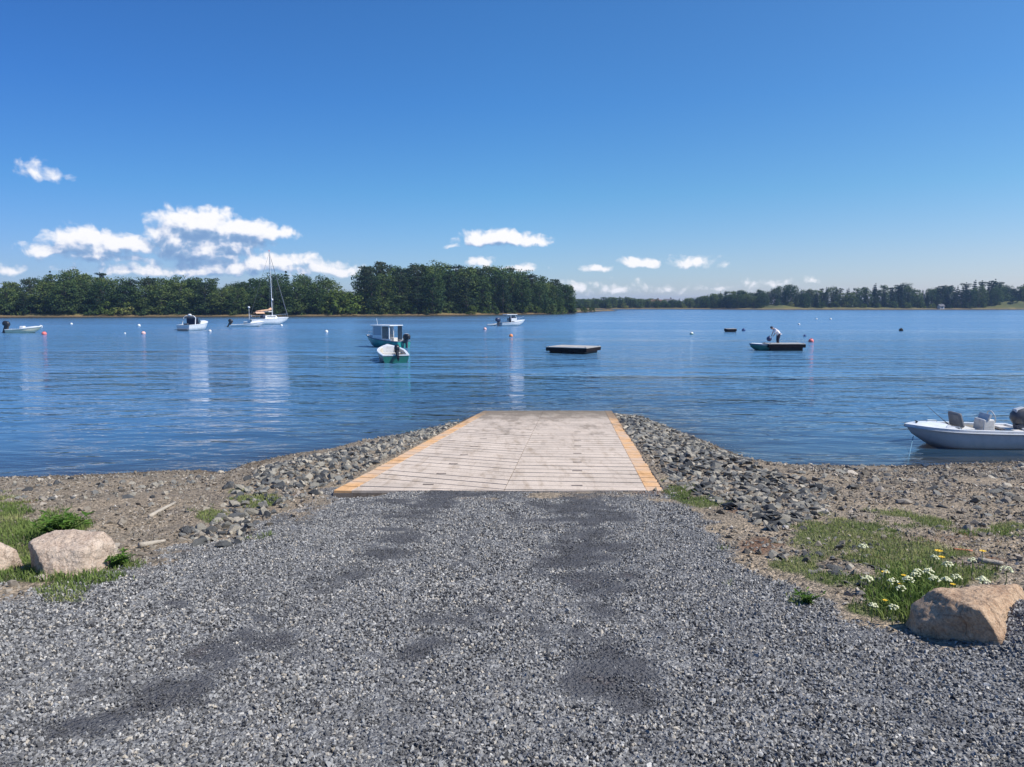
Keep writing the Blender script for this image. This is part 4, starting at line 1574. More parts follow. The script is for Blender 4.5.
def tree_proto(kind, seed, H, Wd):
    """returns trunk mesh and crown mesh for a tree H high with a crown Wd wide, unit-scale metres"""
    r = random.Random(seed)
    tr = MB()
    V, T, tn = [], [], []
    bend = Vector((r.uniform(-.04, .04) * H, r.uniform(-.04, .04) * H, 0))
    top = Vector((bend.x, bend.y, H * .93))
    tr.tube([(0, 0, -.5), (bend.x * .2, bend.y * .2, H * .3), (bend.x * .6, bend.y * .6, H * .65), top], H * .019, 8, .03)
    if kind == 'spruce':
        lv = int(13)
        for i in range(lv):
            f = i / (lv - 1)
            z = H * (.07 + .9 * f)
            rad_ = Wd / 2 * (1 - f) ** .85 * r.uniform(.8, 1.15) + .12
            nb = max(3, int(9 * (1 - f) + 3))
            a0 = r.uniform(0, 6)
            for k in range(nb):
                a = a0 + k * 6.283 / nb + r.uniform(-.3, .3)
                rr_ = rad_ * r.uniform(.75, 1.15)
                tip = Vector((math.cos(a) * rr_ + bend.x * f, math.sin(a) * rr_ + bend.y * f, z - rr_ * .22))
                if f < .8:
                    tr.tube([(bend.x * f, bend.y * f, z), tip], .05, 4, .015, cap=False)
                for q in (.45, .8):
                    c = Vector((bend.x * f, bend.y * f, z)).lerp(tip, q)
                    clump_leaves(r, c, rr_ * .34, rr_ * .34, rr_ * .17 + .15, 11, .42, V, T, tn, .45 + .3 * q - .1)
    else:
        ncl = {'broad': 56, 'pine': 50, 'bush': 18, 'thicket': 20}[kind]
        base = {'broad': .04, 'pine': .12, 'bush': .02, 'thicket': .02}[kind]
        lf = {'broad': .44, 'pine': .42, 'bush': .36, 'thicket': .38}[kind]
        per = {'broad': 62, 'pine': 60, 'bush': 60, 'thicket': 62}[kind]
        done = []
        for i in range(ncl):
            for _try in range(12):
                a = r.uniform(0, 6.283)
                f = r.uniform(0, 1) ** .85
                # crown outline
                if kind == 'broad':
                    prof = math.sin(math.pi * min(1, max(0, .24 + .72 * f))) ** .5
                elif kind == 'pine':
                    prof = (.55 + .45 * math.sin(f * 9 + seed)) * (1 - .55 * f) + .22
                else:
                    prof = (1 - f * f) ** .5 + .1
                q = r.uniform(.35, 1.0) ** .6
                c = Vector((math.cos(a) * Wd / 2 * prof * q * .8, math.sin(a) * Wd / 2 * prof * q * .8, H * (base + (.95 - base) * f)))
                if all((c - o).length > Wd * .15 for o in done):
                    break
            done.append(c)
            rx = Wd * r.uniform(.12, .19)
            rz_ = rx * (.8 if kind != 'pine' else .45)
            zc = c.z - rz_ * .2
            cc = Vector((c.x + bend.x * f, c.y + bend.y * f, min(zc, H - rz_)))
            clump_leaves(r, cc, rx, rx, rz_, per, lf, V, T, tn, .5 + r.gauss(0, .16))
            if i % 2 == 0 and kind not in ('bush', 'thicket'):
                z0 = cc.z * .75
                tr.tube([(bend.x * z0 / H, bend.y * z0 / H, max(z0 - .4, H * .08)), (cc.x * .5, cc.y * .5, cc.z - rz_ * .5), cc], H * .006, 5, .02, cap=False)
    mat = {'spruce': 'spruce_needle', 'broad': 'broad_leaf', 'pine': 'pine_needle', 'bush': 'bush_leaf', 'thicket': 'broad_leaf'}[kind]
    crown = mesh_np('crown', np.array([v[:] for v in V]), np.array(T), mat, tone=np.array(tn))
    trunk = bpy.data.meshes.new('trunk')
    trunk.from_pydata(tr.v, [], tr.f)
    trunk.materials.append(MATS['bark'])
    return trunk, crown


TREE_PROTOS = {
    'broad': [tree_proto('broad', 40 + i, 12, 8.0 + (i % 3)) for i in range(5)],
    'pine': [tree_proto('pine', 60 + i, 15, 7.5 + (i % 2)) for i in range(4)],
    'spruce': [tree_proto('spruce', 80 + i, 12, 4.6 + .5 * (i % 2)) for i in range(3)],
    'thicket': [tree_proto('thicket', 95 + i, 3.4, 5.0) for i in range(3)],
    'bush': [tree_proto('bush', 90 + i, 3.4, 5.0) for i in range(3)],
}
PROTO_H = {'broad': 12, 'pine': 15, 'spruce': 12, 'bush': 3.4, 'thicket': 3.4}
TREE_NAME = {'broad': 'broadleaf_tree', 'pine': 'pine_tree', 'spruce': 'spruce_tree', 'bush': 'shrub', 'thicket': 'shrub'}
TREE_CAT = {'broad': 'tree', 'pine': 'tree', 'spruce': 'tree', 'bush': 'shrub', 'thicket': 'shrub'}


def put_tree(kind, x, y, h, wscale, label, group, z=None):
    tm, cm = random.choice(TREE_PROTOS[kind])
    zz = hz(x, y) if z is None else z
    t = thing(TREE_NAME[kind], label, TREE_CAT[kind], (x, y, zz), random.uniform(0, 6.28), group)
    s = h * 1.05 / PROTO_H[kind]
    t.scale = (s * wscale, s * wscale, s)
    tk = link('trunk', tm, t)
    cr = link('crown', cm, t)
    return t


TOP_L = np.array([(-520, 262), (-100, 275), (0, 290), (8, 290), (14, 282), (24, 279), (29, 291), (34, 280), (42, 276), (52, 273), (66, 270), (80, 270), (95, 275), (110, 273), (125, 278), (150, 277), (175, 277), (200, 275), (214, 277), (228, 283), (236, 284), (250, 280), (270, 275), (285, 273), (300, 273), (312, 278), (322, 277), (335, 277), (343, 287), (352, 297), (358, 300)], float)
TOP_I = np.array([(358, 285), (363, 268), (372, 265), (385, 263), (400, 265), (420, 265), (428, 267), (436, 263), (445, 265), (460, 266), (480, 266), (500, 268), (515, 271), (530, 273), (545, 278), (552, 282), (557, 275), (563, 279), (568, 288), (573, 299)], float)
TOP_R = np.array([(570, 299), (580, 299), (600, 298), (620, 297), (640, 299), (650, 299), (665, 300), (690, 298), (705, 296), (715, 293), (728, 291), (740, 290), (750, 294), (757, 289), (765, 292), (774, 286), (784, 284), (792, 289), (800, 290), (815, 289), (830, 287), (845, 289), (860, 288), (875, 283), (886, 288), (898, 283), (910, 290), (920, 290), (930, 288), (940, 285), (952, 287), (962, 283), (975, 280), (990, 282), (1000, 286), (1006, 290), (1014, 287), (1024, 284), (1120, 282), (1400, 275)], float)


def tree_h(px, dist_c, top, x, y):
    py = np.interp(px, top[:, 0], top[:, 1])
    zt = HC + ray(px, py)[2] * dist_c
    return zt - hz(x, y)


def shore_c(px, SHx):
    a = np.array(SHx, float)
    return (P(px, float(np.interp(px, a[:, 0], a[:, 1])))).y / CT


def wood(prefix, px0, px1, step, SHx, top, rows, pick, lab, group_fn, bushes=0, bstep=14, hmin=4.0):
    rnd = random.Random(len(prefix) * 13 + int(px0))
    for ri, (off, hf) in enumerate(rows):
        px = px0 + rnd.uniform(0, step)
        while px < px1:
            c = shore_c(px, SHx) + off + rnd.uniform(-2, 2)
            x = (px - 512) / F * c
            y = c * CT
            if prefix == 'right' and ri < 2 and (764 < px < 785 or 995 < px < 1026):      # open meadows
                px += step
                continue
            h = tree_h(px, c, top, x, y) * hf * rnd.uniform(.93, 1.05 if hf < .95 else 1.02)
            if h > hmin:
                kind = pick(px, rnd, ri)
                wsc = rnd.uniform(.95, 1.2) * max(1.0, min(1.75, 10.5 / h))
                if kind == 'spruce':
                    wsc = rnd.uniform(.9, 1.3)
                put_tree(kind, x, y, h, wsc, *lab(px, kind))
            px += step * rnd.uniform(.75, 1.25)


def pick_l(px, r, ri):
    if 20 < px < 40:
        return 'pine'
    return 'broad' if r.random() < .86 else 'pine' if r.random() < .8 else 'spruce'


def pick_i(px, r, ri):
    if px < 430:
        return 'pine' if r.random() < .85 else 'broad'
    return 'broad' if r.random() < .75 else 'pine'


def pick_r(px, r, ri):
    if px < 700:
        return 'spruce' if r.random() < .55 else 'broad'
    if px < 800:
        return 'broad' if r.random() < .85 else 'spruce'
    return 'spruce' if r.random() < .50 else ('pine' if r.random() < .35 else 'broad')


KN = {'broad': 'rounded green broadleaf tree', 'pine': 'dark layered pine tree', 'spruce': 'dark pointed spruce tree', 'bush': 'low rounded green shrub'}


def lab_l(px, kind):
    return f"{KN[kind]} in the long wood behind the sailing boat and small cruiser", f"{KN[kind]}s of the wood behind the sailing boat"


def lab_i(px, kind):
    return f"{KN[kind]} on the tall wooded point behind the green cabin boat", f"{KN[kind]}s on the tall wooded point"


def lab_r(px, kind):
    return f"{KN[kind]} on the far hazy shore beyond the wooded point", f"{KN[kind]}s on the far shore"


wood('left', -70, 350, 19, SHL, TOP_L, [(5, .80), (12, .97), (22, 1.0)], pick_l, lab_l, None)
wood('point', 364, 569, 16, SHL, TOP_I, [(5, .80), (12, .95), (21, 1.0), (32, 1.0)], pick_i, lab_i, None)
wood('right', 572, 1075, 8.2, SHR, TOP_R, [(10, .78), (22, 1.0), (36, 1.0)], pick_r, lab_r, None, hmin=3)


def fringe(px0, px1, step, SHx, off, h0, h1, label, group, kind='thicket'):
    px = px0
    while px < px1:
        c = shore_c(px, SHx) + off + random.uniform(-1.0, 1.5)
        x = (px - 512) / F * c
        kd = 'bush' if random.random() < .28 else kind
        put_tree(kd, x, c * CT, random.uniform(h0, h1), random.uniform(.9, 1.3), label, group)
        px += step * random.uniform(.7, 1.3)


fringe(-60, 366, 13, SHL, 8, 3.8, 5.6, 'low rounded green shrub at the foot of the wood behind the sailing boat', 'shrubs at the foot of the wood', 'thicket')
fringe(372, 572, 12, SHL, 8, 3.6, 5.2, 'low rounded green shrub at the foot of the tall wooded point', 'shrubs at the foot of the wooded point', 'thicket')
fringe(-60, 366, 15, SHL, 3.6, 2.2, 3.6, 'low rounded green shrub at the foot of the wood behind the sailing boat', 'shrubs at the foot of the wood')
fringe(325, 372, 9, SHL, 6, 4.0, 6.5, 'tall yellow-green shrub in the dip between the two woods', 'shrubs in the dip between the two woods', 'bush')
fringe(372, 580, 13, SHL, 3.6, 2.2, 3.6, 'low rounded green shrub at the foot of the tall wooded point', 'shrubs at the foot of the wooded point')
fringe(572, 600, 9, SHL, 4, 1.4, 2.4, 'low green shrub on the grassy tip of the wooded point', 'shrubs on the grassy tip of the point', 'bush')
wood('beyond', 574, 716, 7.5, SHR, TOP_R, [(16, 1.0), (48, 1.08)], lambda a, r, i: 'spruce' if r.random() < .4 else 'broad', lab_r, None, hmin=2.5)
wood('behind', 984, 1080, 6.5, SHR, TOP_R, [(36, 1.0), (46, 1.05)], pick_r, lab_r, None, hmin=2.5)
fringe(580, 1060, 14, SHR, 7, 2.0, 3.6, 'low green shrub at the water edge of the far hazy shore', 'shrubs on the far shore')


# ------------------------------------------------------------------ houses on the far shore
def gable_house(px, off, w, d, h, rh, wallm, roofm, label, cat, rz=0.1, nwin=3, zlift=0.0):
    c = shore_c(px, SHR) + off
    x, y = (px - 512) / F * c, c * CT
    t = thing('house' if cat == 'house' else 'boathouse', label, cat, (x, y, hz(x, y) + zlift), rz)
    wl = MB()
    wl.box((0, 0, h / 2 - .75), (w, d, h + 1.5))
    wl.add([(-w / 2, -d / 2, h), (-w / 2, d / 2, h), (-w / 2, 0, h + rh)], [(0, 1, 2)])
    wl.add([(w / 2, -d / 2, h), (w / 2, d / 2, h), (w / 2, 0, h + rh)], [(0, 1, 2)])
    wl.build('wall', wallm, t)
    rf = MB()
    for s in (-1, 1):
        e = .35
        a = [(-w / 2 - e, s * (d / 2 + e), h - rh * e / (d / 2) + .03), (w / 2 + e, s * (d / 2 + e), h - rh * e / (d / 2) + .03), (w / 2 + e, 0, h + rh + .03), (-w / 2 - e, 0, h + rh + .03)]
        rf.add(a + [(p[0], p[1], p[2] + .16) for p in a], [(0, 1, 2, 3), (4, 5, 6, 7), (0, 1, 5, 4), (1, 2, 6, 5), (3, 0, 4, 7)])
    r = rf.build('roof', roofm, t)
    if cat == 'house':
        cb_ = MB().box((w * .2, .4, h + rh + .3), (.7, .7, 1.6))
        cb_.build('chimney', 'house_roof', r)
    for i in range(nwin):
        wx = (i + .5) / nwin * w - w / 2
        fr_ = MB().box((wx, -d / 2 - .03, h * .58), (1.15, .06, 1.35)).build('window', 'shed_wall', t)
        MB().box((wx, -d / 2 - .07, h * .58), (.95, .03, 1.15)).build('pane', 'window_glass', fr_)
    return t


gable_house(654, 30, 8, 6, 3.0, 1.8, 'house_wall', 'house_roof', 'grey house with a reddish roof among the trees on the far shore', 'house', .15, zlift=.2)
gable_house(667, 38, 6, 6, 3.2, 2.0, 'house_wall', 'shed_roof', 'smaller house with a dark roof just beyond the reddish-roofed house', 'house', -.2, nwin=2, zlift=.4)
gable_house(936, 4, 2.6, 2.4, 1.5, .9, 'shed_wall', 'shed_roof', 'small white boathouse at the water edge of the far shore', 'boathouse', .1, nwin=1)


# ------------------------------------------------------------------ boats
def smoothstep(t):
    return t * t * (3 - 2 * t)


class Hull:
    """stern at x = 0, bow at x = L, z = 0 is the waterline"""

    def __init__(s, L, B, fs, fb, draft, t0=.42, p=2.2, rake=.55, flare=.84, floor=.06, stern=.92, nst=22, gun=.07):
        s.__dict__.update(L=L, B=B, fs=fs, fb=fb, draft=draft, t0=t0, p=p, rake=rake, flare=flare, floor=floor, stern=stern, nst=nst, gun=gun)

    def hb(s, t):
        b_ = s.B / 2 * (s.stern + (1 - s.stern) * math.sin(min(t / s.t0, 1) * math.pi / 2))
        if t > s.t0:
            b_ *= max(0.0, 1 - ((t - s.t0) / (1 - s.t0)) ** s.p)
        return max(b_, .012)

    def zs(s, t):
        return s.fs + (s.fb - s.fs) * t ** 1.7

    def zk(s, t):
        return -s.draft + (s.draft + s.fb * .55) * (max(0, (t - .62) / .38)) ** 2.6

    def X(s, t, z):
        return s.L * t - s.rake * t ** 3 * (1 - (z + s.draft) / (s.fb + s.draft))

    def sec(s, t):
        zk, zs_ = s.zk(t), s.zs(t)
        zc = zk + .30 * (zs_ - zk)
        b_ = s.hb(t)
        pts = [(0, zk), (b_ * s.flare * .55, zk + .12 * (zs_ - zk)), (b_ * s.flare, zc), (b_ * (s.flare * .4 + .6), zc + .5 * (zs_ - zc)), (b_, zs_)]
        return pts

    def outer(s):
        mb = MB()
        ts = [i / s.nst for i in range(s.nst + 1)]
        for side in (-1, 1):
            vs, fs = [], []
            for t in ts:
                for (y, z) in s.sec(t):
                    vs.append((s.X(t, z), side * y, z))
            k = 5
            for i in range(s.nst):
                for j in range(k - 1):
                    fs.append((i * k + j, (i + 1) * k + j, (i + 1) * k + j + 1, i * k + j + 1))
            mb.add(vs, fs)
        # transom
        pr = s.sec(0)
        mb.add([(0, y, z) for y, z in pr] + [(0, -y, z) for y, z in reversed(pr[1:])], [tuple(range(9))])
        return mb

    def gunwale(s, w=None, lift=.025, drop=.05, t_end=1.0):
        """flat capping round the sheer with an outer lip"""
        w = w or s.gun
        mb = MB()
        ts = [i / s.nst * t_end for i in range(s.nst + 1)]
        for side in (-1, 1):
            vs, fs = [], []
            for t in ts:
                b_, z = s.hb(t), s.zs(t)
                bi = max(b_ - w, .004)
                x = s.X(t, z)
                for (y, zz) in ((b_ + .018, z - drop), (b_ + .018, z + lift), (bi, z + lift), (bi, z - drop)):
                    vs.append((x + (.02 if t > .98 else 0), side * y, zz))
            for i in range(s.nst):
                for j in range(4):
                    j2 = (j + 1) % 4
                    fs.append((i * 4 + j, (i + 1) * 4 + j, (i + 1) * 4 + j2, i * 4 + j2))
            fs.append((0, 1, 2, 3))
            mb.add(vs, fs)
        z = s.zs(0)
        mb.box((.02, 0, z - .01), (.09, s.hb(0) * 2, .07))
        return mb

    def liner(s, t1=.97, floor=None):
        fl = s.floor if floor is None else floor
        mb = MB()
        ts = [.015 + i / s.nst * (t1 - .015) for i in range(s.nst + 1)]
        for side in (-1, 1):
            vs, fs = [], []
            for t in ts:
                b_, z = s.hb(t), s.zs(t)
                f = max(fl, s.zk(t) + .05)
                f = min(f, z - .03)
                w = max(b_ - s.gun + .005, .003)
                vs += [(s.X(t, z), side * w, z), (s.X(t, f), side * w * .86, f), (s.X(t, f), 0, f)]
            for i in range(s.nst):
                for j in range(2):
                    fs.append((i * 3 + j, (i + 1) * 3 + j, (i + 1) * 3 + j + 1, i * 3 + j + 1))
            mb.add(vs, fs)
        b_, z = s.hb(0), s.zs(0)
        x = .05
        mb.add([(x, -b_ + .05, z), (x, b_ - .05, z), (x, (b_ - .05) * .86, fl), (x, -(b_ - .05) * .86, fl)], [(0, 1, 2, 3)])
        return mb

    def deck(s, t0, t1=1.0, crown=.05, lift=.027, n=10):
        mb = MB()
        vs, fs = [], []
        for i in range(n + 1):
            t = t0 + (t1 - t0) * i / n
            z = s.zs(t)
            b_ = s.hb(t)
            for k in range(7):
                q = k / 3 - 1
                vs.append((s.X(t, z), q * b_, z + lift + crown * (1 - q * q) * min(1, b_ / (s.B * .3))))
        for i in range(n):
            for k in range(6):
                fs.append((i * 7 + k, (i + 1) * 7 + k, (i + 1) * 7 + k + 1, i * 7 + k + 1))
        mb.add(vs, fs)
        # bulkhead closing its after edge
        z = s.zs(t0)
        b_ = s.hb(t0)
        f = max(s.floor, s.zk(t0) + .03)
        vs2 = [(s.X(t0, z), (k / 3 - 1) * b_, z + lift + crown * (1 - (k / 3 - 1) ** 2)) for k in range(7)] + [(s.X(t0, z), b_ * .86, f), (s.X(t0, z), -b_ * .86, f)]
        mb.add(vs2, [tuple(range(9))])
        return mb


def outboard(parent, x, z, s=1.0, cowl='black_plastic', tilt=0.0, y=0.0, leg='charcoal_plastic', cap=None):
    """outboard motor clamped at transom x, top of transom z; leg goes aft (-x) and down"""
    o = bpy.data.objects.new('outboard_motor', None)
    lg = MB()
    lg.box((-.10 * s, 0, -.02 * s), (.20 * s, .22 * s, .26 * s))
    lg.box((-.24 * s, 0, -.22 * s), (.16 * s, .11 * s, .70 * s), taper=1.2)
    lg.box((-.27 * s, 0, -.56 * s), (.34 * s, .18 * s, .02 * s))
    lg.lathe((-.42 * s, 0, -.68 * s), [(.02 * s, 0), (.055 * s, .06 * s), (.06 * s, .2 * s), (.045 * s, .32 * s), (.01 * s, .4 * s)], 10, 'X')
    lg.box((-.26 * s, 0, -.62 * s), (.12 * s, .05 * s, .14 * s))
    for k in range(3):
        a = k * 2.094
        lg.box((-.44 * s, math.cos(a) * .08 * s, -.68 * s + math.sin(a) * .08 * s), (.02 * s, .07 * s, .12 * s), rot=(a, .4, 0))
    m = lg.build('outboard_motor', leg, parent, bevel=.01 * s, loc=(x, y, z), rot=(0, tilt, 0))
    c = MB()
    prof = [(.13, .12, .10), (.165, .27, .15), (.19, .31, .30), (.175, .27, .44), (.12, .17, .52), (.04, .06, .545)]
    vs, fs = [], []
    sg = 14
    for (wy, wx, zz) in prof:
        for k in range(sg):
            t = 2 * math.pi * k / sg
            cx = abs(math.cos(t)) ** .7 * (1 if math.cos(t) > 0 else -1)
            sy = abs(math.sin(t)) ** .7 * (1 if math.sin(t) > 0 else -1)
            vs.append(((-.24 + cx * wx - .04 * (zz - .1)) * s, sy * wy * s, zz * s))
    for i in range(len(prof) - 1):
        for k in range(sg):
            k2 = (k + 1) % sg
            fs.append((i * sg + k, i * sg + k2, (i + 1) * sg + k2, (i + 1) * sg + k))
    fs += [tuple(reversed(range(sg))), tuple(range((len(prof) - 1) * sg, len(prof) * sg))]
    c.add(vs, fs)
    c.build('cowl', cowl, m, smooth=True)
    if cap:
        c2 = MB().box((-.22 * s, 0, .50 * s), (.36 * s, .26 * s, .10 * s), taper=.7)
        c2.build('cowl_cap', cap, m, bevel=.03 * s)
    bpy.data.objects.remove(o)
    return m


def place(t, px, py, rz, z=0.0, dx=0, dy=0):
    p = P(px, py, 0)
    t.location = (p.x + dx, p.y + dy, z)
    t.rotation_euler = (0, 0, rz)


# --- white skiff drawn up by the beach
def white_skiff():
    t = thing('motorboat', 'white open motorboat with grey seat backs floating beside the shingle beach', 'motorboat')
    h = Hull(3.02, 1.45, .45, .535, .16, t0=.50, p=3.0, rake=.50, flare=.90, floor=.10, stern=.95, gun=.11, nst=30)
    hl = h.outer().build('hull', 'grey_gelcoat', t, smooth=True)
    h.gunwale(.11, .03, .035).build('gunwale', 'white_gelcoat', t)
    h.liner().build('inner_liner', 'liner', t)
    h.deck(.66, .995, .05).build('foredeck', 'white_gelcoat', t, smooth=True)
    # rub rail
    rr = MB()
    for side in (-1, 1):
        rr.tube([(h.X(i / 24, h.zs(i / 24)) + .01, side * (h.hb(i / 24) + .02), h.zs(i / 24) - .045) for i in range(25)], .018, 6)
    rr.build('rub_rail', 'silver_plastic', t)
    # seats
    for (x, w) in ((1.42, .62),):
        st = MB().box((x, -.18, .40), (.42, .5, .10)).box((x, -.18, .24), (.36, .42, .24))
        so = st.build('seat', 'pale_liner', t, bevel=.02)
        bk = MB().box((x + .20, -.18, .66), (.12, .62, .40), rot=(0, .25, 0), taper=.9)
        bk.build('backrest', 'vinyl_grey', so, bevel=.05)
    # console with wheel
    cs = MB().box((.92, -.10, .42), (.34, .52, .56), taper=.85)
    c = cs.build('console', 'pale_liner', t, bevel=.03)
    wh = MB()
    R = .17
    pts = [(.74 + .05 * math.sin(a), -.10 + R * math.cos(a), .74 + R * math.sin(a)) for a in [k * 2 * math.pi / 16 for k in range(17)]]
    wh.tube(pts, .014, 6)
    wh.tube([(.82, -.10, .70), (.74, -.10, .74)], .02, 6)
    wh.build('steering_wheel', 'silver_plastic', c)
    gs = MB().box((.92, -.10, .76), (.05, .48, .16), rot=(0, -.35, 0))
    gs.build('windscreen', 'silver_plastic', c, bevel=.01)
    # thwarts and stern bench
    MB().box((.66, 0, .36), (.28, 1.30, .06)).box((.66, 0, .22), (.24, .5, .24)).build('thwart', 'liner', t, bevel=.015)
    MB().box((.25, 0, .40), (.26, 1.30, .07)).build('thwart', 'pale_liner', t, bevel=.015)
    # things lying aboard belong to it: fuel tank
    MB().box((.45, .25, .33), (.26, .34, .22), taper=.85).build('fuel_tank', 'black_plastic', t, bevel=.03)
    outboard(t, .16, .46, .92, 'charcoal_plastic', .30, cap='silver_plastic')
    # cleat, bow eye, bow line, grab rail
    MB().tube([(2.74, -.07, .63), (2.74, .07, .63)], .012, 6).box((2.74, 0, .61), (.03, .05, .05)).build('cleat', 'black_plastic', t)
    ra = MB()
    for s in (-1, 1):
        ra.tube([(1.9, s * .58, .52), (1.93, s * .58, .57), (2.2, s * .50, .59), (2.23, s * .49, .53)], .010, 6)
    ra.build('grab_rail', 'metal', t)
    place(t, 905, 445, math.pi - .10)
    # move so that the bow tip is at the measured place
    b0 = PD(905.5, 425.5, 19.75)
    ang = math.pi - .04
    t.rotation_euler = (0, 0, ang)
    off = Matrix.Rotation(ang, 3, 'Z') @ Vector((3.02, 0, 0))
    t.location = (b0.x - off.x, b0.y - off.y, 0)
    # bow line down to the beach and a fishing rod: separate things
    bow = t.location + Matrix.Rotation(ang, 3, 'Z') @ Vector((2.80, 0, .22))
    an = P(907, 469, .02)
    rp = MB()
    mid = (bow + an) / 2 + Vector((-.05, 0, -.25))
    pts = []
    for i in range(12):
        u = i / 11
        pts.append(bow * (1 - u) ** 2 + mid * 2 * u * (1 - u) + an * u * u - an)
    rp.tube(pts, .011, 6)
    o = rp.build('mooring_rope', 'rope', None, loc=an)
    tag(o, 'blue mooring rope hanging from the bow of the white motorboat to the shingle', 'rope')
    M = t.matrix_basis.copy()
    MatT = Matrix.Translation(t.location) @ Matrix.Rotation(ang, 4, 'Z')
    r0, r1 = MatT @ Vector((1.65, -.3, .42)), MatT @ Vector((2.32, -.40, 1.02))
    rd = MB()
    rd.tube([(0, 0, 0), (r1 - r0)], .013, 6, .005)
    rd.tube([(0, 0, 0), (r1 - r0) * .22], .02, 6, .018)
    o = rd.build('fishing_rod', 'charcoal_plastic', None, loc=r0)
    tag(o, 'thin fishing rod leaning forward over the foredeck of the white motorboat', 'fishing rod')
    # small anchor at the rope's end
    ac = MB()
    ac.tube([(-.16, 0, .03), (.16, 0, .05)], .016, 6)
    ac.tube([(.16, -.12, .03), (.19, 0, .05), (.16, .12, .03)], .018, 6)
    ac.box((.20, -.11, .035), (.09, .06, .02), rot=(0, 0, .5)).box((.20, .11, .035), (.09, .06, .02), rot=(0, 0, -.5))
    o = ac.build('anchor', 'black_plastic', None, loc=(an.x + .12, an.y - .05, max(hz(an.x, an.y), .0) + .01))
    tag(o, 'small black anchor lying on the shingle at the end of the blue rope', 'anchor')


white_skiff()


# --- green cabin boat
def cabin_boat():
    t = thing('cabin_boat', 'green hulled boat with a tall white open-backed cabin moored behind the green skiff', 'boat')
    h = Hull(4.3, 1.8, .55, .98, .22, t0=.42, p=2.3, rake=.65, flare=.86, floor=.12, gun=.08)
    h.outer().build('hull', 'teal_gelcoat', t, smooth=True)
    h.gunwale(.08).build('gunwale', 'blue_canvas', t)
    h.liner().build('inner_liner', 'pale_liner', t)
    h.deck(.60, .99, .10).build('foredeck', 'pale_liner', t, smooth=True)
    # cabin: frame posts, roof, panels
    x0, x1, w, zt = 1.0, 2.95, .74, 1.84
    cb_ = MB()
    for s in (-1, 1):
        cb_.box((x0, s * w, (zt + .5) / 2), (.09, .07, zt - .5))
        cb_.box((x1 - .1, s * w * .96, (zt + .62) / 2), (.08, .07, zt - .62))
        cb_.box(((x0 + x1) / 2 - .05, s * w, 1.82), (x1 - x0, .05, .07))
        cb_.box((1.85, s * w, (zt + .5) / 2), (.07, .06, zt - .5))
        cb_.box((2.35, s * w, .84), (1.0, .05, .40))
        cb_.box((1.3, s * w, .66), (1.0, .04, .16))
    cb_.box((x1 - .06, 0, .88), (.06, w * 1.9, .42))
    cb_.box((x1 - .06, 0, 1.80), (.06, w * 1.9, .10))
    cab = cb_.build('cabin', 'white_gelcoat', t, bevel=.01)
    MB().box(((x0 + x1) / 2, 0, zt + .02), (x1 - x0 + .35, w * 2 + .22, .075)).build('cabin_roof', 'white_gelcoat', cab, bevel=.03)
    for s in (-1, 1):
        MB().box((2.36, s * (w + .0), 1.40), (.86, .02, .74)).build('side_window', 'clear_glass', cab)
    MB().box((x1 - .06, 0, 1.42), (.02, w * 1.85, .68)).build('windscreen', 'clear_glass', cab)
    MB().box((2.2, 0, 1.2), (.06, w * 1.0, 1.2)).build('bulkhead', 'blue_canvas', cab)  # kept dark in colour to stand for the shaded cabin interior
    MB().box((1.05, -w + .05, 1.22), (.5, .03, 1.15)).build('dark_interior_panel', 'blue_canvas', cab)  # added panel, its dark colour stands for shade inside the open cabin
    # engine box and seat aboard
    MB().box((1.4, -.25, .50), (.5, .5, .62)).build('helm_seat', 'pale_liner', t, bevel=.02)
    ra = MB()
    ra.tube([(3.0, -.55, .86), (3.1, -.55, 1.14), (3.8, -.28, 1.24), (4.12, 0, 1.28), (3.8, .28, 1.24), (3.1, .55, 1.14), (3.0, .55, .86)], .018, 6)
    ra.tube([(3.8, -.28, 1.24), (3.8, -.28, .95)], .014, 6).tube([(3.8, .28, 1.24), (3.8, .28, .95)], .014, 6)
    ra.build('bow_rail', 'metal', t)
    MB().lathe((2.95, -.52, .98), [(.02, -.06), (.11, -.04), (.13, .04), (.08, .1), (.02, .12)], 10).build('fender', 'buoy_white', t)
    outboard(t, -.05, .58, 1.15, 'black_plastic', 0, cap='silver_plastic', y=.05)
    mst = MB().tube([(2.7, .3, 1.9), (2.8, .3, 2.45)], .014, 5)
    mst.build('antenna', 'white_gelcoat', t)
    a = P(411, 348.5)
    ang = math.pi - rad(33)
    t.rotation_euler = (0, 0, ang)
    c = P(407.5, 348)
    t.location = (c.x - .32, c.y + .3, 0)


cabin_boat()


def green_skiff():
    t = thing('skiff', 'open green skiff with white gunwales seen from its stern in front of the cabin boat', 'skiff')
    h = Hull(4.6, 1.85, .50, .92, .18, t0=.45, p=2.2, rake=.5, flare=.86, floor=.12, stern=.9, gun=.14)
    h.outer().build('hull', 'green_gelcoat', t, smooth=True)
    h.gunwale(.14, .03, .04).build('gunwale', 'white_gelcoat', t)
    h.liner().build('inner_liner', 'liner', t)
    h.deck(.80, .99, .04).build('foredeck', 'white_gelcoat', t, smooth=True)
    MB().box((1.3, 0, .40), (.32, 1.62, .05)).build('thwart', 'pale_liner', t, bevel=.01)
    MB().box((2.7, 0, .46), (.32, 1.55, .05)).build('thwart', 'pale_liner', t, bevel=.01)
    MB().box((.25, 0, .42), (.35, 1.55, .05)).build('thwart', 'pale_liner', t, bevel=.01)
    outboard(t, .04, .53, .92, 'black_plastic', .85, y=-.08, leg='black_plastic')
    p = P(396, 363)
    ang = rad(106)
    t.rotation_euler = (0, 0, ang)
    t.location = (p.x, p.y, 0)


green_skiff()


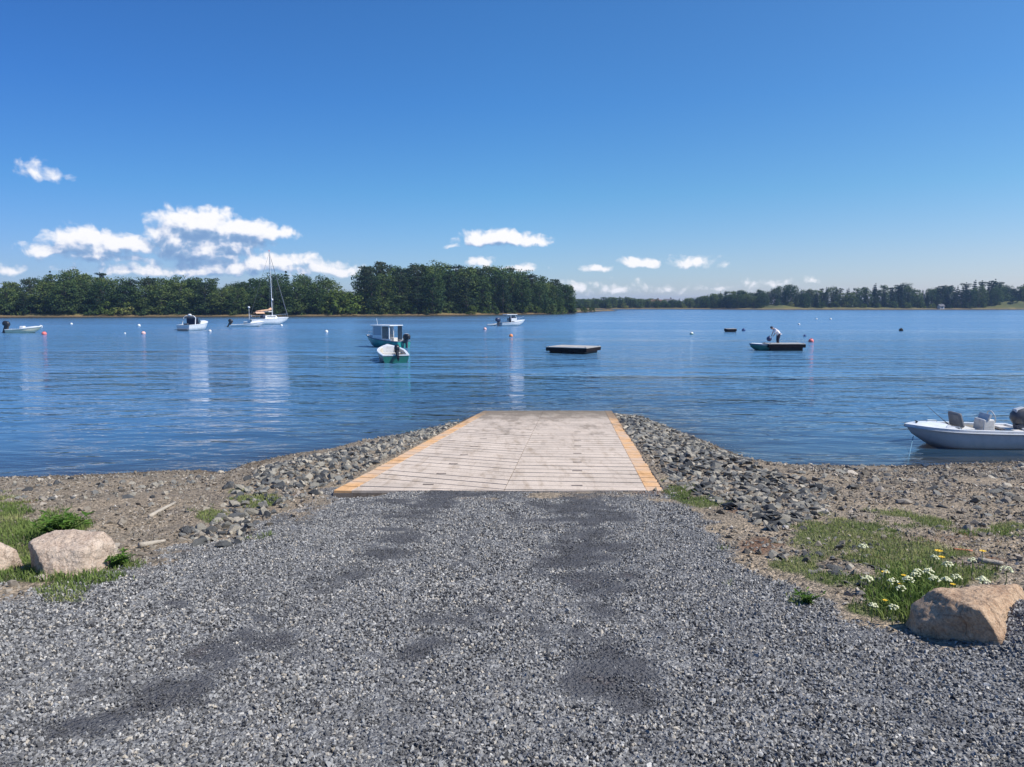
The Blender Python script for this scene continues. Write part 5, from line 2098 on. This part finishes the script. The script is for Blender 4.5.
def rafts():
    def raft(px, py, sx, sy, rz, label, h=.46, dark=True):
        p = P(px, py)
        t = thing('swim_raft', label, 'raft', (p.x, p.y, 0), rz)
        d = MB()
        n = int(sx / .16)
        for i in range(n):
            x = (i + .5) / n * sx
            d.box((x, sy / 2, h), (sx / n - .018, sy, .05))
        d.build('deck', 'deck_timber', t)
        f = MB()
        for y in (.04, sy - .04):
            f.box((sx / 2, y, h - .16), (sx, .08, .26))
        for x in (.04, sx - .04):
            f.box((x, sy / 2, h - .16), (.08, sy - .17, .26))
        f.build('frame', 'dark_timber', t, bevel=.01)
        q = MB()
        for k in range(3):
            q.box((sx / 2, sy * (.5 + (k - 1) * .30), h - .40), (sx * .88, sy * .27, .34))
        q.build('float', 'buoy_black', t, bevel=.04)
        cl = MB()
        for (x, y) in ((.15, .15), (sx - .15, .15), (.15, sy - .15), (sx - .15, sy - .15)):
            cl.tube([(x - .09, y, h + .07), (x + .09, y, h + .07)], .015, 6).box((x, y, h + .045), (.05, .04, .05))
        cl.build('cleat', 'wire', t)
        return t
    # near corner, then the long dark side runs away to the left
    t = raft(586, 354.5, 3.15, 3.15, rad(24), 'square timber swimming raft with pale deck and dark sides floating alone beyond the ramp')
    t.rotation_euler = (0, 0, rad(62))
    t.scale = (.92, 1.05, 1)
    p = P(586.5, 354.5)
    t.location = (p.x, p.y, 0)
    raft(727, 332, 1.3, 1.2, rad(3), 'tiny pale-topped raft floating beside the round blue buoy', .40)
    t = raft(768.5, 351, 2.95, 1.5, rad(1), 'long dark timber float with a thin pale deck beside the standing person', .55)


rafts()


def work_skiff():
    t = thing('skiff', 'small green skiff with a white bow lying against the dark timber float', 'skiff')
    h = Hull(3.0, 1.25, .46, .54, .15, t0=.62, p=3.2, rake=.22, flare=.86, floor=.28, gun=.07)
    h.outer().build('hull', 'green_gelcoat', t, smooth=True)
    h.gunwale(.08, .03, .08).build('gunwale', 'blue_canvas', t)
    h.liner().build('inner_liner', 'blue_canvas', t)
    h.deck(.70, .99, .04).build('foredeck', 'white_gelcoat', t, smooth=True)
    MB().box((1.1, 0, .40), (.28, 1.1, .04)).build('thwart', 'deck_timber', t)
    p = P(750, 350.5)
    t.rotation_euler = (0, 0, math.pi + rad(4))
    t.location = (p.x + 3.0, p.y + .35, 0)
    # round blue float resting on the float's end
    q = PD(769.2, 338.8, 59.5)
    b_ = MB().lathe((0, 0, 0), [(.02, -.21), (.12, -.18), (.20, -.07), (.21, .03), (.15, .15), (.05, .20), (.04, .26)], 16)
    o = b_.build('round_buoy', 'buoy_navy', None, smooth=True, loc=(q.x, q.y, q.z))
    tag(o, 'round navy blue mooring buoy resting on the skiff beside the standing person', 'buoy')
    return t


work_skiff()


def person():
    """bending forward, seen from the side, facing left"""
    feet = PD(776.6, 340.0, 59.6)
    base = Vector((feet.x + .10, feet.y, .30))
    J = {'pelvis': (.08, 0, .86), 'waist': (.03, 0, .99), 'chest': (-.16, 0, 1.18), 'neck': (-.30, 0, 1.28), 'nape': (-.38, 0, 1.31),
         'hipl': (.05, -.10, .84), 'hipr': (.05, .10, .84), 'kneel': (-.03, -.11, .46), 'kneer': (.00, .12, .46), 'ankl': (.03, -.12, .08), 'ankr': (.06, .13, .08), 'toel': (-.14, -.13, .03), 'toer': (-.11, .15, .03),
         'shl': (-.23, -.19, 1.24), 'shr': (-.23, .19, 1.24), 'ell': (-.29, -.23, .98), 'elr': (-.31, .23, .99), 'wrl': (-.38, -.16, .78), 'wrr': (-.40, .15, .80), 'hdl': (-.42, -.14, .71), 'hdr': (-.44, .13, .73)}
    Rr = {'pelvis': .15, 'waist': .135, 'chest': .155, 'neck': .08, 'nape': .055, 'hipl': .095, 'hipr': .095, 'kneel': .065, 'kneer': .065, 'ankl': .045, 'ankr': .045, 'toel': .035, 'toer': .035, 'shl': .065, 'shr': .065, 'ell': .045, 'elr': .045, 'wrl': .032, 'wrr': .032, 'hdl': .035, 'hdr': .035}
    E = [('pelvis', 'waist'), ('waist', 'chest'), ('chest', 'neck'), ('neck', 'nape'), ('pelvis', 'hipl'), ('pelvis', 'hipr'), ('hipl', 'kneel'), ('hipr', 'kneer'), ('kneel', 'ankl'), ('kneer', 'ankr'), ('ankl', 'toel'), ('ankr', 'toer'),
         ('chest', 'shl'), ('chest', 'shr'), ('shl', 'ell'), ('shr', 'elr'), ('ell', 'wrl'), ('elr', 'wrr'), ('wrl', 'hdl'), ('wrr', 'hdr')]

    def skin(names, edges, nm, mat, parent, grow=1.0, root=None, sub=1):
        ids = {n: i for i, n in enumerate(names)}
        me = bpy.data.meshes.new(nm)
        me.from_pydata([J[n] for n in names], [(ids[a], ids[b_]) for a, b_ in edges], [])
        tmp = bpy.data.objects.new(nm, me)
        COL.objects.link(tmp)
        md = tmp.modifiers.new('skin', 'SKIN')
        md.use_smooth_shade = True
        if not me.skin_vertices:
            bpy.context.view_layer.objects.active = tmp
        for i, n in enumerate(names):
            sv = me.skin_vertices[0].data[i]
            sv.radius = (Rr[n] * grow, Rr[n] * grow)
            sv.use_root = (n == (root or names[0]))
        ss = tmp.modifiers.new('sub', 'SUBSURF')
        ss.levels = sub
        ss.render_levels = sub
        dg = bpy.context.evaluated_depsgraph_get()
        ev = tmp.evaluated_get(dg)
        m2 = bpy.data.meshes.new_from_object(ev)
        bpy.data.objects.remove(tmp)
        m2.materials.clear()
        m2.materials.append(MATS[mat])
        for p in m2.polygons:
            p.use_smooth = True
        return link(nm, m2, parent)
    t = thing('person', 'person in a white top and dark trousers bending forward beside the navy buoy', 'person', base, 0)
    t.scale = (1.12, 1.12, 1.08)
    names = list(J.keys())
    body = skin(names, E, 'body', 'skin', t, .86)
    # head joined on: face with nose, ears
    hd = bmesh.new()
    bmesh.ops.create_uvsphere(hd, u_segments=20, v_segments=14, radius=1)
    for v in hd.verts:
        d = v.co.copy()
        x, y, z = d.x * .10, d.y * .078, d.z * .125
        if d.x < -.3:
            x *= .93
        if d.x < -.8 and abs(d.y) < .3 and -.35 < d.z < .15:
            x -= .018
        if d.z < -.5:
            y *= .85
            x -= .012
        if abs(d.y) > .93 and abs(d.z) < .3:
            y *= 1.12
        v.co = Vector((x, y, z))
    me = bpy.data.meshes.new('head')
    hd.to_mesh(me)
    hd.free()
    me.materials.append(MATS['skin'])
    ho = link('head', me, t, (-.46, 0, 1.36), (0, -.9, 0))
    hr = bmesh.new()
    bmesh.ops.create_uvsphere(hr, u_segments=18, v_segments=12, radius=1)
    for v in list(hr.verts):
        if v.co.z < -.35 or (v.co.x < -.62 and v.co.z < .35):
            hr.verts.remove(v)
    for v in hr.verts:
        v.co = Vector((v.co.x * .112 + .006, v.co.y * .09, v.co.z * .135 + .008))
    me = bpy.data.meshes.new('hair')
    hr.to_mesh(me)
    hr.free()
    me.materials.append(MATS['hair'])
    link('hair', me, ho)
    skin(['waist', 'pelvis', 'chest', 'neck', 'shl', 'shr', 'ell', 'elr'], [('waist', 'pelvis'), ('waist', 'chest'), ('chest', 'neck'), ('chest', 'shl'), ('chest', 'shr'), ('shl', 'ell'), ('shr', 'elr')], 'shirt', 'shirt', t, 1.22, 'waist')
    skin(['pelvis', 'waist', 'hipl', 'hipr', 'kneel', 'kneer', 'ankl', 'ankr'], [('pelvis', 'waist'), ('pelvis', 'hipl'), ('pelvis', 'hipr'), ('hipl', 'kneel'), ('hipr', 'kneer'), ('kneel', 'ankl'), ('kneer', 'ankr')], 'trousers', 'trousers', t, 1.32, 'pelvis')


person()


def small_boats():
    # cream boat with a black motor, far left
    t = thing('motorboat', 'cream motorboat with a big black outboard by the pink buoy', 'motorboat')
    h = Hull(4.1, 1.7, .46, .82, .2, t0=.45, p=2.3, rake=.8, floor=.15)
    h.outer().build('hull', 'cream_gelcoat', t, smooth=True)
    h.gunwale(.09).build('gunwale', 'white_gelcoat', t)
    h.liner().build('inner_liner', 'pale_liner', t)
    h.deck(.5, .99, .14).build('foredeck', 'white_gelcoat', t, smooth=True)
    MB().box((1.75, 0, .62), (.55, .7, .5), taper=.8).build('console', 'white_gelcoat', t, bevel=.05)
    MB().box((3.95, 0, .86), (.5, .16, .05)).build('bow_pulpit', 'white_gelcoat', t)
    outboard(t, 0, .60, 1.5, 'black_plastic', .35, leg='black_plastic')
    p = P(8.5, 333)
    t.location = (p.x, p.y, 0)
    t.rotation_euler = (0, 0, rad(4))
    # small cruiser seen from astern
    t = thing('cabin_cruiser', 'white cabin cruiser with a radar arch seen from its stern before the wood', 'boat')
    h = Hull(5.6, 2.2, .80, 1.15, .3, t0=.45, p=2.3, rake=.9, floor=.35)
    h.outer().build('hull', 'white_gelcoat', t, smooth=True)
    h.gunwale(.12).build('gunwale', 'white_gelcoat', t)
    h.liner().build('inner_liner', 'blue_canvas', t)
    h.deck(.45, .99, .28).build('foredeck', 'white_gelcoat', t, smooth=True)
    MB().box((-.22, 0, .22), (.5, 1.9, .06)).build('swim_platform', 'charcoal_plastic', t)
    ws = MB()
    for s in (-1, 1):
        ws.add([(2.2, s * .95, .95), (3.1, s * .7, 1.05), (2.6, s * .72, 1.62), (2.1, s * .85, 1.62)], [(0, 1, 2, 3)])
    ws.add([(3.1, -.7, 1.05), (3.1, .7, 1.05), (2.6, .72, 1.62), (2.6, -.72, 1.62)], [(0, 1, 2, 3)])
    ws.build('windscreen', 'window_glass', t)
    ar = MB()
    ar.tube([(1.3, -1.0, .85), (1.55, -.92, 1.75), (1.6, -.6, 2.0), (1.6, .6, 2.0), (1.55, .92, 1.75), (1.3, 1.0, .85)], .06, 8)
    a = ar.build('radar_arch', 'white_gelcoat', t)
    MB().lathe((1.6, 0, 2.05), [(.05, 0), (.22, .02), (.24, .1), (.18, .2), (.03, .24)], 12).build('radar_dome', 'white_gelcoat', a, smooth=True)
    MB().box((2.0, 0, 1.80), (1.2, 1.5, .05)).build('canopy', 'canvas_navy', t)
    MB().box((2.1, 0, 1.1), (.1, 1.7, 1.2)).build('bulkhead', 'canvas_navy', t)
    MB().box((.9, .1, .75), (.35, .5, .5)).build('helm_seat', 'charcoal_plastic', t, bevel=.03)
    p = P(183, 331)
    t.location = (p.x, p.y, 0)
    t.rotation_euler = (0, 0, rad(78))
    # low skiff in front of the sailing boat
    t = thing('motorboat', 'low white motorboat with a tilted black outboard lying in front of the sailing boat', 'motorboat')
    h = Hull(5.0, 1.7, .36, .85, .2, t0=.45, p=2.2, rake=.5, floor=.12)
    h.outer().build('hull', 'white_gelcoat', t, smooth=True)
    h.gunwale(.09).build('gunwale', 'white_gelcoat', t)
    h.liner().build('inner_liner', 'pale_liner', t)
    h.deck(.6, .99, .3).build('foredeck', 'white_gelcoat', t, smooth=True)
    MB().box((3.0, 0, .95), (.08, 1.1, .42), rot=(0, -.4, 0)).build('windscreen', 'window_glass', t)
    outboard(t, 0, .46, 1.25, 'black_plastic', .5, leg='black_plastic')
    p = P(231.5, 327)
    t.location = (p.x, p.y, 0)
    t.rotation_euler = (0, 0, rad(12))
    # sailing boat
    t = thing('sailing_boat', 'white sailing boat with a tall bare mast and tan boom cover', 'sailboat')
    h = Hull(7.0, 2.4, .95, 1.25, .35, t0=.5, p=2.0, rake=1.1, floor=.45, stern=.75)
    h.outer().build('hull', 'white_gelcoat', t, smooth=True)
    h.gunwale(.1).build('gunwale', 'white_gelcoat', t)
    h.liner(.45).build('inner_liner', 'pale_liner', t)
    h.deck(.36, .99, .12).build('deck', 'white_gelcoat', t, smooth=True)
    cb_ = MB().box((3.7, 0, 1.35), (2.4, 1.3, .45), taper=.8)
    c = cb_.build('cabin', 'white_gelcoat', t, bevel=.05)
    for s in (-1, 1):
        MB().box((3.7, s * .61, 1.38), (1.5, .03, .14), rot=(s * -.25, 0, 0)).build('cabin_window', 'window_glass', c)
    ms = MB().tube([(4.1, 0, 1.2), (4.05, 0, 7.0), (3.95, 0, 12.6)], .085, 10, .05)
    mo = ms.build('mast', 'mast_metal', t)
    sp = MB().tube([(4.05, -.75, 6.6), (4.05, .75, 6.6)], .03, 6).tube([(4.03, -.6, 9.6), (4.03, .6, 9.6)], .025, 6)
    sp.build('spreader', 'mast_metal', mo)
    MB().lathe((4.15, -.1, 4.2), [(.03, 0), (.16, .03), (.17, .2), (.1, .3), (.02, .33)], 10).build('radar_dome', 'white_gelcoat', mo)
    MB().tube([(3.95, 0, 12.5), (3.95, 0, 12.95)], .03, 5).box((3.9, 0, 12.8), (.22, .03, .1)).build('wind_vane', 'buoy_pink', mo)
    bo = MB().tube([(4.0, 0, 2.25), (1.2, 0, 2.2)], .05, 8).build('boom', 'mast_metal', t)
    sc_ = MB().tube([(3.95, 0, 2.75), (3.4, 0, 2.5), (2.3, 0, 2.42), (1.25, 0, 2.32)], .24, 10, .10)
    sc_.build('sail_cover', 'canvas_tan', bo, smooth=True)
    bi = MB()
    for i in range(8):
        a0, a1 = math.pi * i / 8, math.pi * (i + 1) / 8
        p0 = (math.cos(a0) * .85, 1.95 + math.sin(a0) * .25)
        p1 = (math.cos(a1) * .85, 1.95 + math.sin(a1) * .25)
        bi.add([(1.0, p0[0], p0[1]), (2.5, p0[0], p0[1]), (2.5, p1[0], p1[1]), (1.0, p1[0], p1[1])], [(0, 1, 2, 3)])
    bi.build('canopy', 'canvas_tan', t)
    MB().box((2.4, 0, 1.5), (.5, 1.4, .6), taper=.8).build('spray_hood', 'canvas_navy', t, bevel=.05)
    wi = MB()
    for (a, b_) in (((3.95, 0, 12.5), (6.95, 0, 1.35)), ((3.95, 0, 12.5), (.1, 0, 1.1)), ((4.05, -.6, 9.6), (4.0, -1.15, 1.05)), ((4.05, .6, 9.6), (4.0, 1.15, 1.05)), ((3.97, 0, 12.2), (4.03, .6, 9.6)), ((3.97, 0, 12.2), (4.03, -.6, 9.6))):
        wi.tube([a, b_], .018, 5)
    wi.build('rigging', 'wire', t)
    MB().tube([(6.85, 0, 1.5), (5.4, 0, 6.9), (4.2, 0, 11.5)], .07, 7, .03).build('furled_sail', 'wire', t)
    ra = MB()
    ra.tube([(6.2, -.5, 1.2), (6.3, -.5, 1.8), (6.95, 0, 1.85), (6.3, .5, 1.8), (6.2, .5, 1.2)], .025, 6)
    for s in (-1, 1):
        ra.tube([(6.3, s * .5, 1.8), (3.5, s * 1.1, 1.65), (.3, s * .85, 1.6)], .014, 5)
        for x in (1.5, 3.2, 4.8):
            ra.tube([(x, s * h.hb(x / 7) * .95, h.zs(x / 7)), (x, s * h.hb(x / 7) * .95, 1.65)], .014, 5)
    ra.build('guard_rail', 'metal', t)
    MB().lathe((.3, .7, 2.9), [(.03, 0), (.2, .03), (.2, .2), (.03, .3)], 10).tube([(.3, .7, 1.0), (.3, .7, 2.9)], .035, 6).build('radar_pole', 'white_gelcoat', t)
    MB().box((.2, -.5, 1.55), (.06, .6, .28)).build('life_ring', 'silver_plastic', t)
    p = P(267, 325)
    ang = rad(38)
    o = Matrix.Rotation(ang, 3, 'Z') @ Vector((4.1, 0, 0))
    t.location = (p.x - o.x, p.y - o.y + 3, 0)
    t.rotation_euler = (0, 0, ang)
    # dinghy astern of the sailing boat
    t = thing('dinghy', 'tiny pale dinghy tied close behind the stern of the sailing boat', 'dinghy')
    h = Hull(2.2, 1.1, .35, .5, .1, t0=.45, floor=.1)
    h.outer().build('hull', 'silver_plastic', t, smooth=True)
    h.gunwale(.12, .05, .1).build('gunwale', 'white_gelcoat', t)
    h.liner().build('inner_liner', 'pale_liner', t)
    MB().box((1.0, 0, .28), (.25, .9, .04)).build('thwart', 'deck_timber', t)
    p = P(244, 323.6)
    t.location = (p.x, p.y, 0)
    t.rotation_euler = (0, 0, rad(10))
    # hardtop boat in mid view
    t = thing('cabin_boat', 'white motorboat with a hardtop cabin and dark blue outboard before the wooded point', 'boat')
    h = Hull(4.6, 1.9, .55, 1.0, .2, t0=.42, p=2.2, rake=.8, floor=.2)
    h.outer().build('hull', 'white_gelcoat', t, smooth=True)
    h.gunwale(.1).build('gunwale', 'white_gelcoat', t)
    h.liner().build('inner_liner', 'blue_canvas', t)
    h.deck(.5, .99, .12).build('foredeck', 'white_gelcoat', t, smooth=True)
    c = MB()
    for s in (-1, 1):
        c.box((2.25, s * .72, 1.05), (1.0, .05, .5))
        c.tube([(1.75, s * .70, .65), (1.6, s * .70, 1.85)], .045, 6)
        c.tube([(2.75, s * .66, 1.2), (2.4, s * .66, 1.85)], .045, 6)
    c.box((2.75, 0, 1.0), (.06, 1.4, .4))
    cab = c.build('cabin', 'white_gelcoat', t)
    MB().box((1.85, 0, 1.88), (1.9, 1.65, .1)).build('hardtop', 'white_gelcoat', cab, bevel=.04)
    MB().box((2.6, 0, 1.5), (.04, 1.3, .6), rot=(0, -.45, 0)).build('windscreen', 'clear_glass', cab)
    MB().box((2.1, 0, 1.0), (.1, 1.3, 1.1)).build('bulkhead', 'canvas_navy', cab)
    ra = MB().tube([(3.0, -.6, 1.0), (3.3, -.55, 1.3), (4.5, 0, 1.55), (3.3, .55, 1.3), (3.0, .6, 1.0)], .022, 6)
    ra.build('bow_rail', 'metal', t)
    outboard(t, 0, .6, 1.5, 'navy_plastic', 0)
    p = P(500, 326.2)
    t.location = (p.x, p.y, 0)
    t.rotation_euler = (0, 0, rad(28))
    t = thing('dinghy', 'low white dinghy trailing behind the hardtop motorboat', 'dinghy')
    h = Hull(1.7, .9, .25, .4, .1, t0=.45, floor=.08)
    h.outer().build('hull', 'white_gelcoat', t, smooth=True)
    h.gunwale(.12, .05, .1).build('gunwale', 'white_gelcoat', t)
    h.liner().build('inner_liner', 'pale_liner', t)
    MB().box((.8, 0, .22), (.22, .75, .04)).build('thwart', 'deck_timber', t)
    p = P(487.5, 326.0)
    t.location = (p.x, p.y, 0)
    t.rotation_euler = (0, 0, rad(6))


small_boats()


def buoys():
    # photo x, y of the centre, pixel radius, material, label
    B = [(41, 326, 1.7, 'buoy_white', 'white buoy floating at the bow of the cream motorboat'),
         (44.2, 333, 2.3, 'buoy_pink', 'pink buoy floating just off the bow of the cream motorboat'),
         (71.5, 323.5, 1.3, 'buoy_white', 'small white buoy near the far bank beyond the cream motorboat'),
         (139, 325, 1.7, 'buoy_white', 'white buoy floating farther out than the pinkish one near the cruiser'),
         (143.5, 332.6, 2.1, 'buoy_pinkish', 'pale pinkish buoy floating on the open water beside the cruiser'),
         (125, 333, 1.0, 'buoy_white', 'very small pale buoy next to the pinkish buoy'),
         (210, 330.5, 1.6, 'buoy_white', 'white buoy between the cruiser and the low white motorboat'),
         (281.5, 325, 1.5, 'buoy_white', 'white buoy ahead of the sailing boat bow'),
         (326.5, 331, 1.8, 'buoy_white', 'lone white buoy between the sailing boat and the green cabin boat'),
         (485, 328.5, 1.7, 'buoy_pinkish', 'pink buoy beside the low white dinghy'),
         (511, 335.2, 2.0, 'buoy_orange', 'pale orange buoy in front of the hardtop motorboat'),
         (691.6, 333, 1.8, 'buoy_green', 'white and green buoy on the open water short of the tiny raft'),
         (743.6, 329.5, 1.8, 'buoy_blue', 'round blue buoy beside the tiny raft'),
         (799, 324, 1.3, 'buoy_white', 'faint white buoy beyond the dark timber float'),
         (804.8, 335.4, 1.4, 'buoy_blue', 'small dark buoy just beyond the end of the timber float'),
         (811, 340.2, 2.6, 'buoy_pink', 'bright pink buoy off the end of the timber float'),
         (816.5, 318.7, 1.0, 'buoy_white', 'tiny white buoy near the far shore'),
         (830.5, 318.7, 1.2, 'buoy_white', 'tiny white buoy near the far shore, the one nearer the boathouse'),
         (901, 329.5, 2.0, 'buoy_black', 'lone black buoy on the open water before the boathouse')]
    pmat('buoy_pinkish', (.78, .45, .42), .5, dirt=(.7, .6, .55))
    for (px, py, r, mat, label) in B:
        p = P(px, py + r * .7)
        R = r / F * p.y * (.92 if mat == 'buoy_white' else 1.02)
        t = thing('mooring_buoy', label, 'buoy', (p.x, p.y, R * .35), random.uniform(0, 6))
        prof = [(.05, -.95), (.5, -.85), (.9, -.4), (1, .05), (.85, .5), (.5, .82), (.16, .93)]
        MB().lathe((0, 0, 0), [(a * R, b_ * R) for a, b_ in prof], 16).build('float_ball', mat if mat != 'buoy_green' else 'buoy_white', t, smooth=True)
        q = MB().lathe((0, 0, R * .9), [(.16 * R, -.05 * R), (.17 * R, .18 * R), (.08 * R, .26 * R)], 8)
        q.build('eye', 'buoy_black' if mat != 'buoy_white' else 'silver_plastic', t)
        if mat == 'buoy_green':
            MB().lathe((0, 0, 0), [(R * .93, -.42 * R), (R * 1.03, -.05 * R), (R * 1.01, .1 * R), (R * .9, -.42 * R)], 16).build('band', 'buoy_green', t, smooth=True)


buoys()


# ------------------------------------------------------------------ the air
def build_haze():
    m, nt, out = new_mat('haze')
    v = nt.nodes.new('ShaderNodeVolumePrincipled')
    v.inputs['Color'].default_value = (.38, .60, 1.0, 1)
    v.inputs['Density'].default_value = .00022
    v.inputs['Anisotropy'].default_value = .1
    nt.links.new(v.outputs[0], out.inputs['Volume'])
    mb = MB()
    mb.box((0, 0, 10.5), (5400, 5400, 30))
    o = mb.build('haze', 'haze')
    tag(o, kind='stuff')


build_haze()
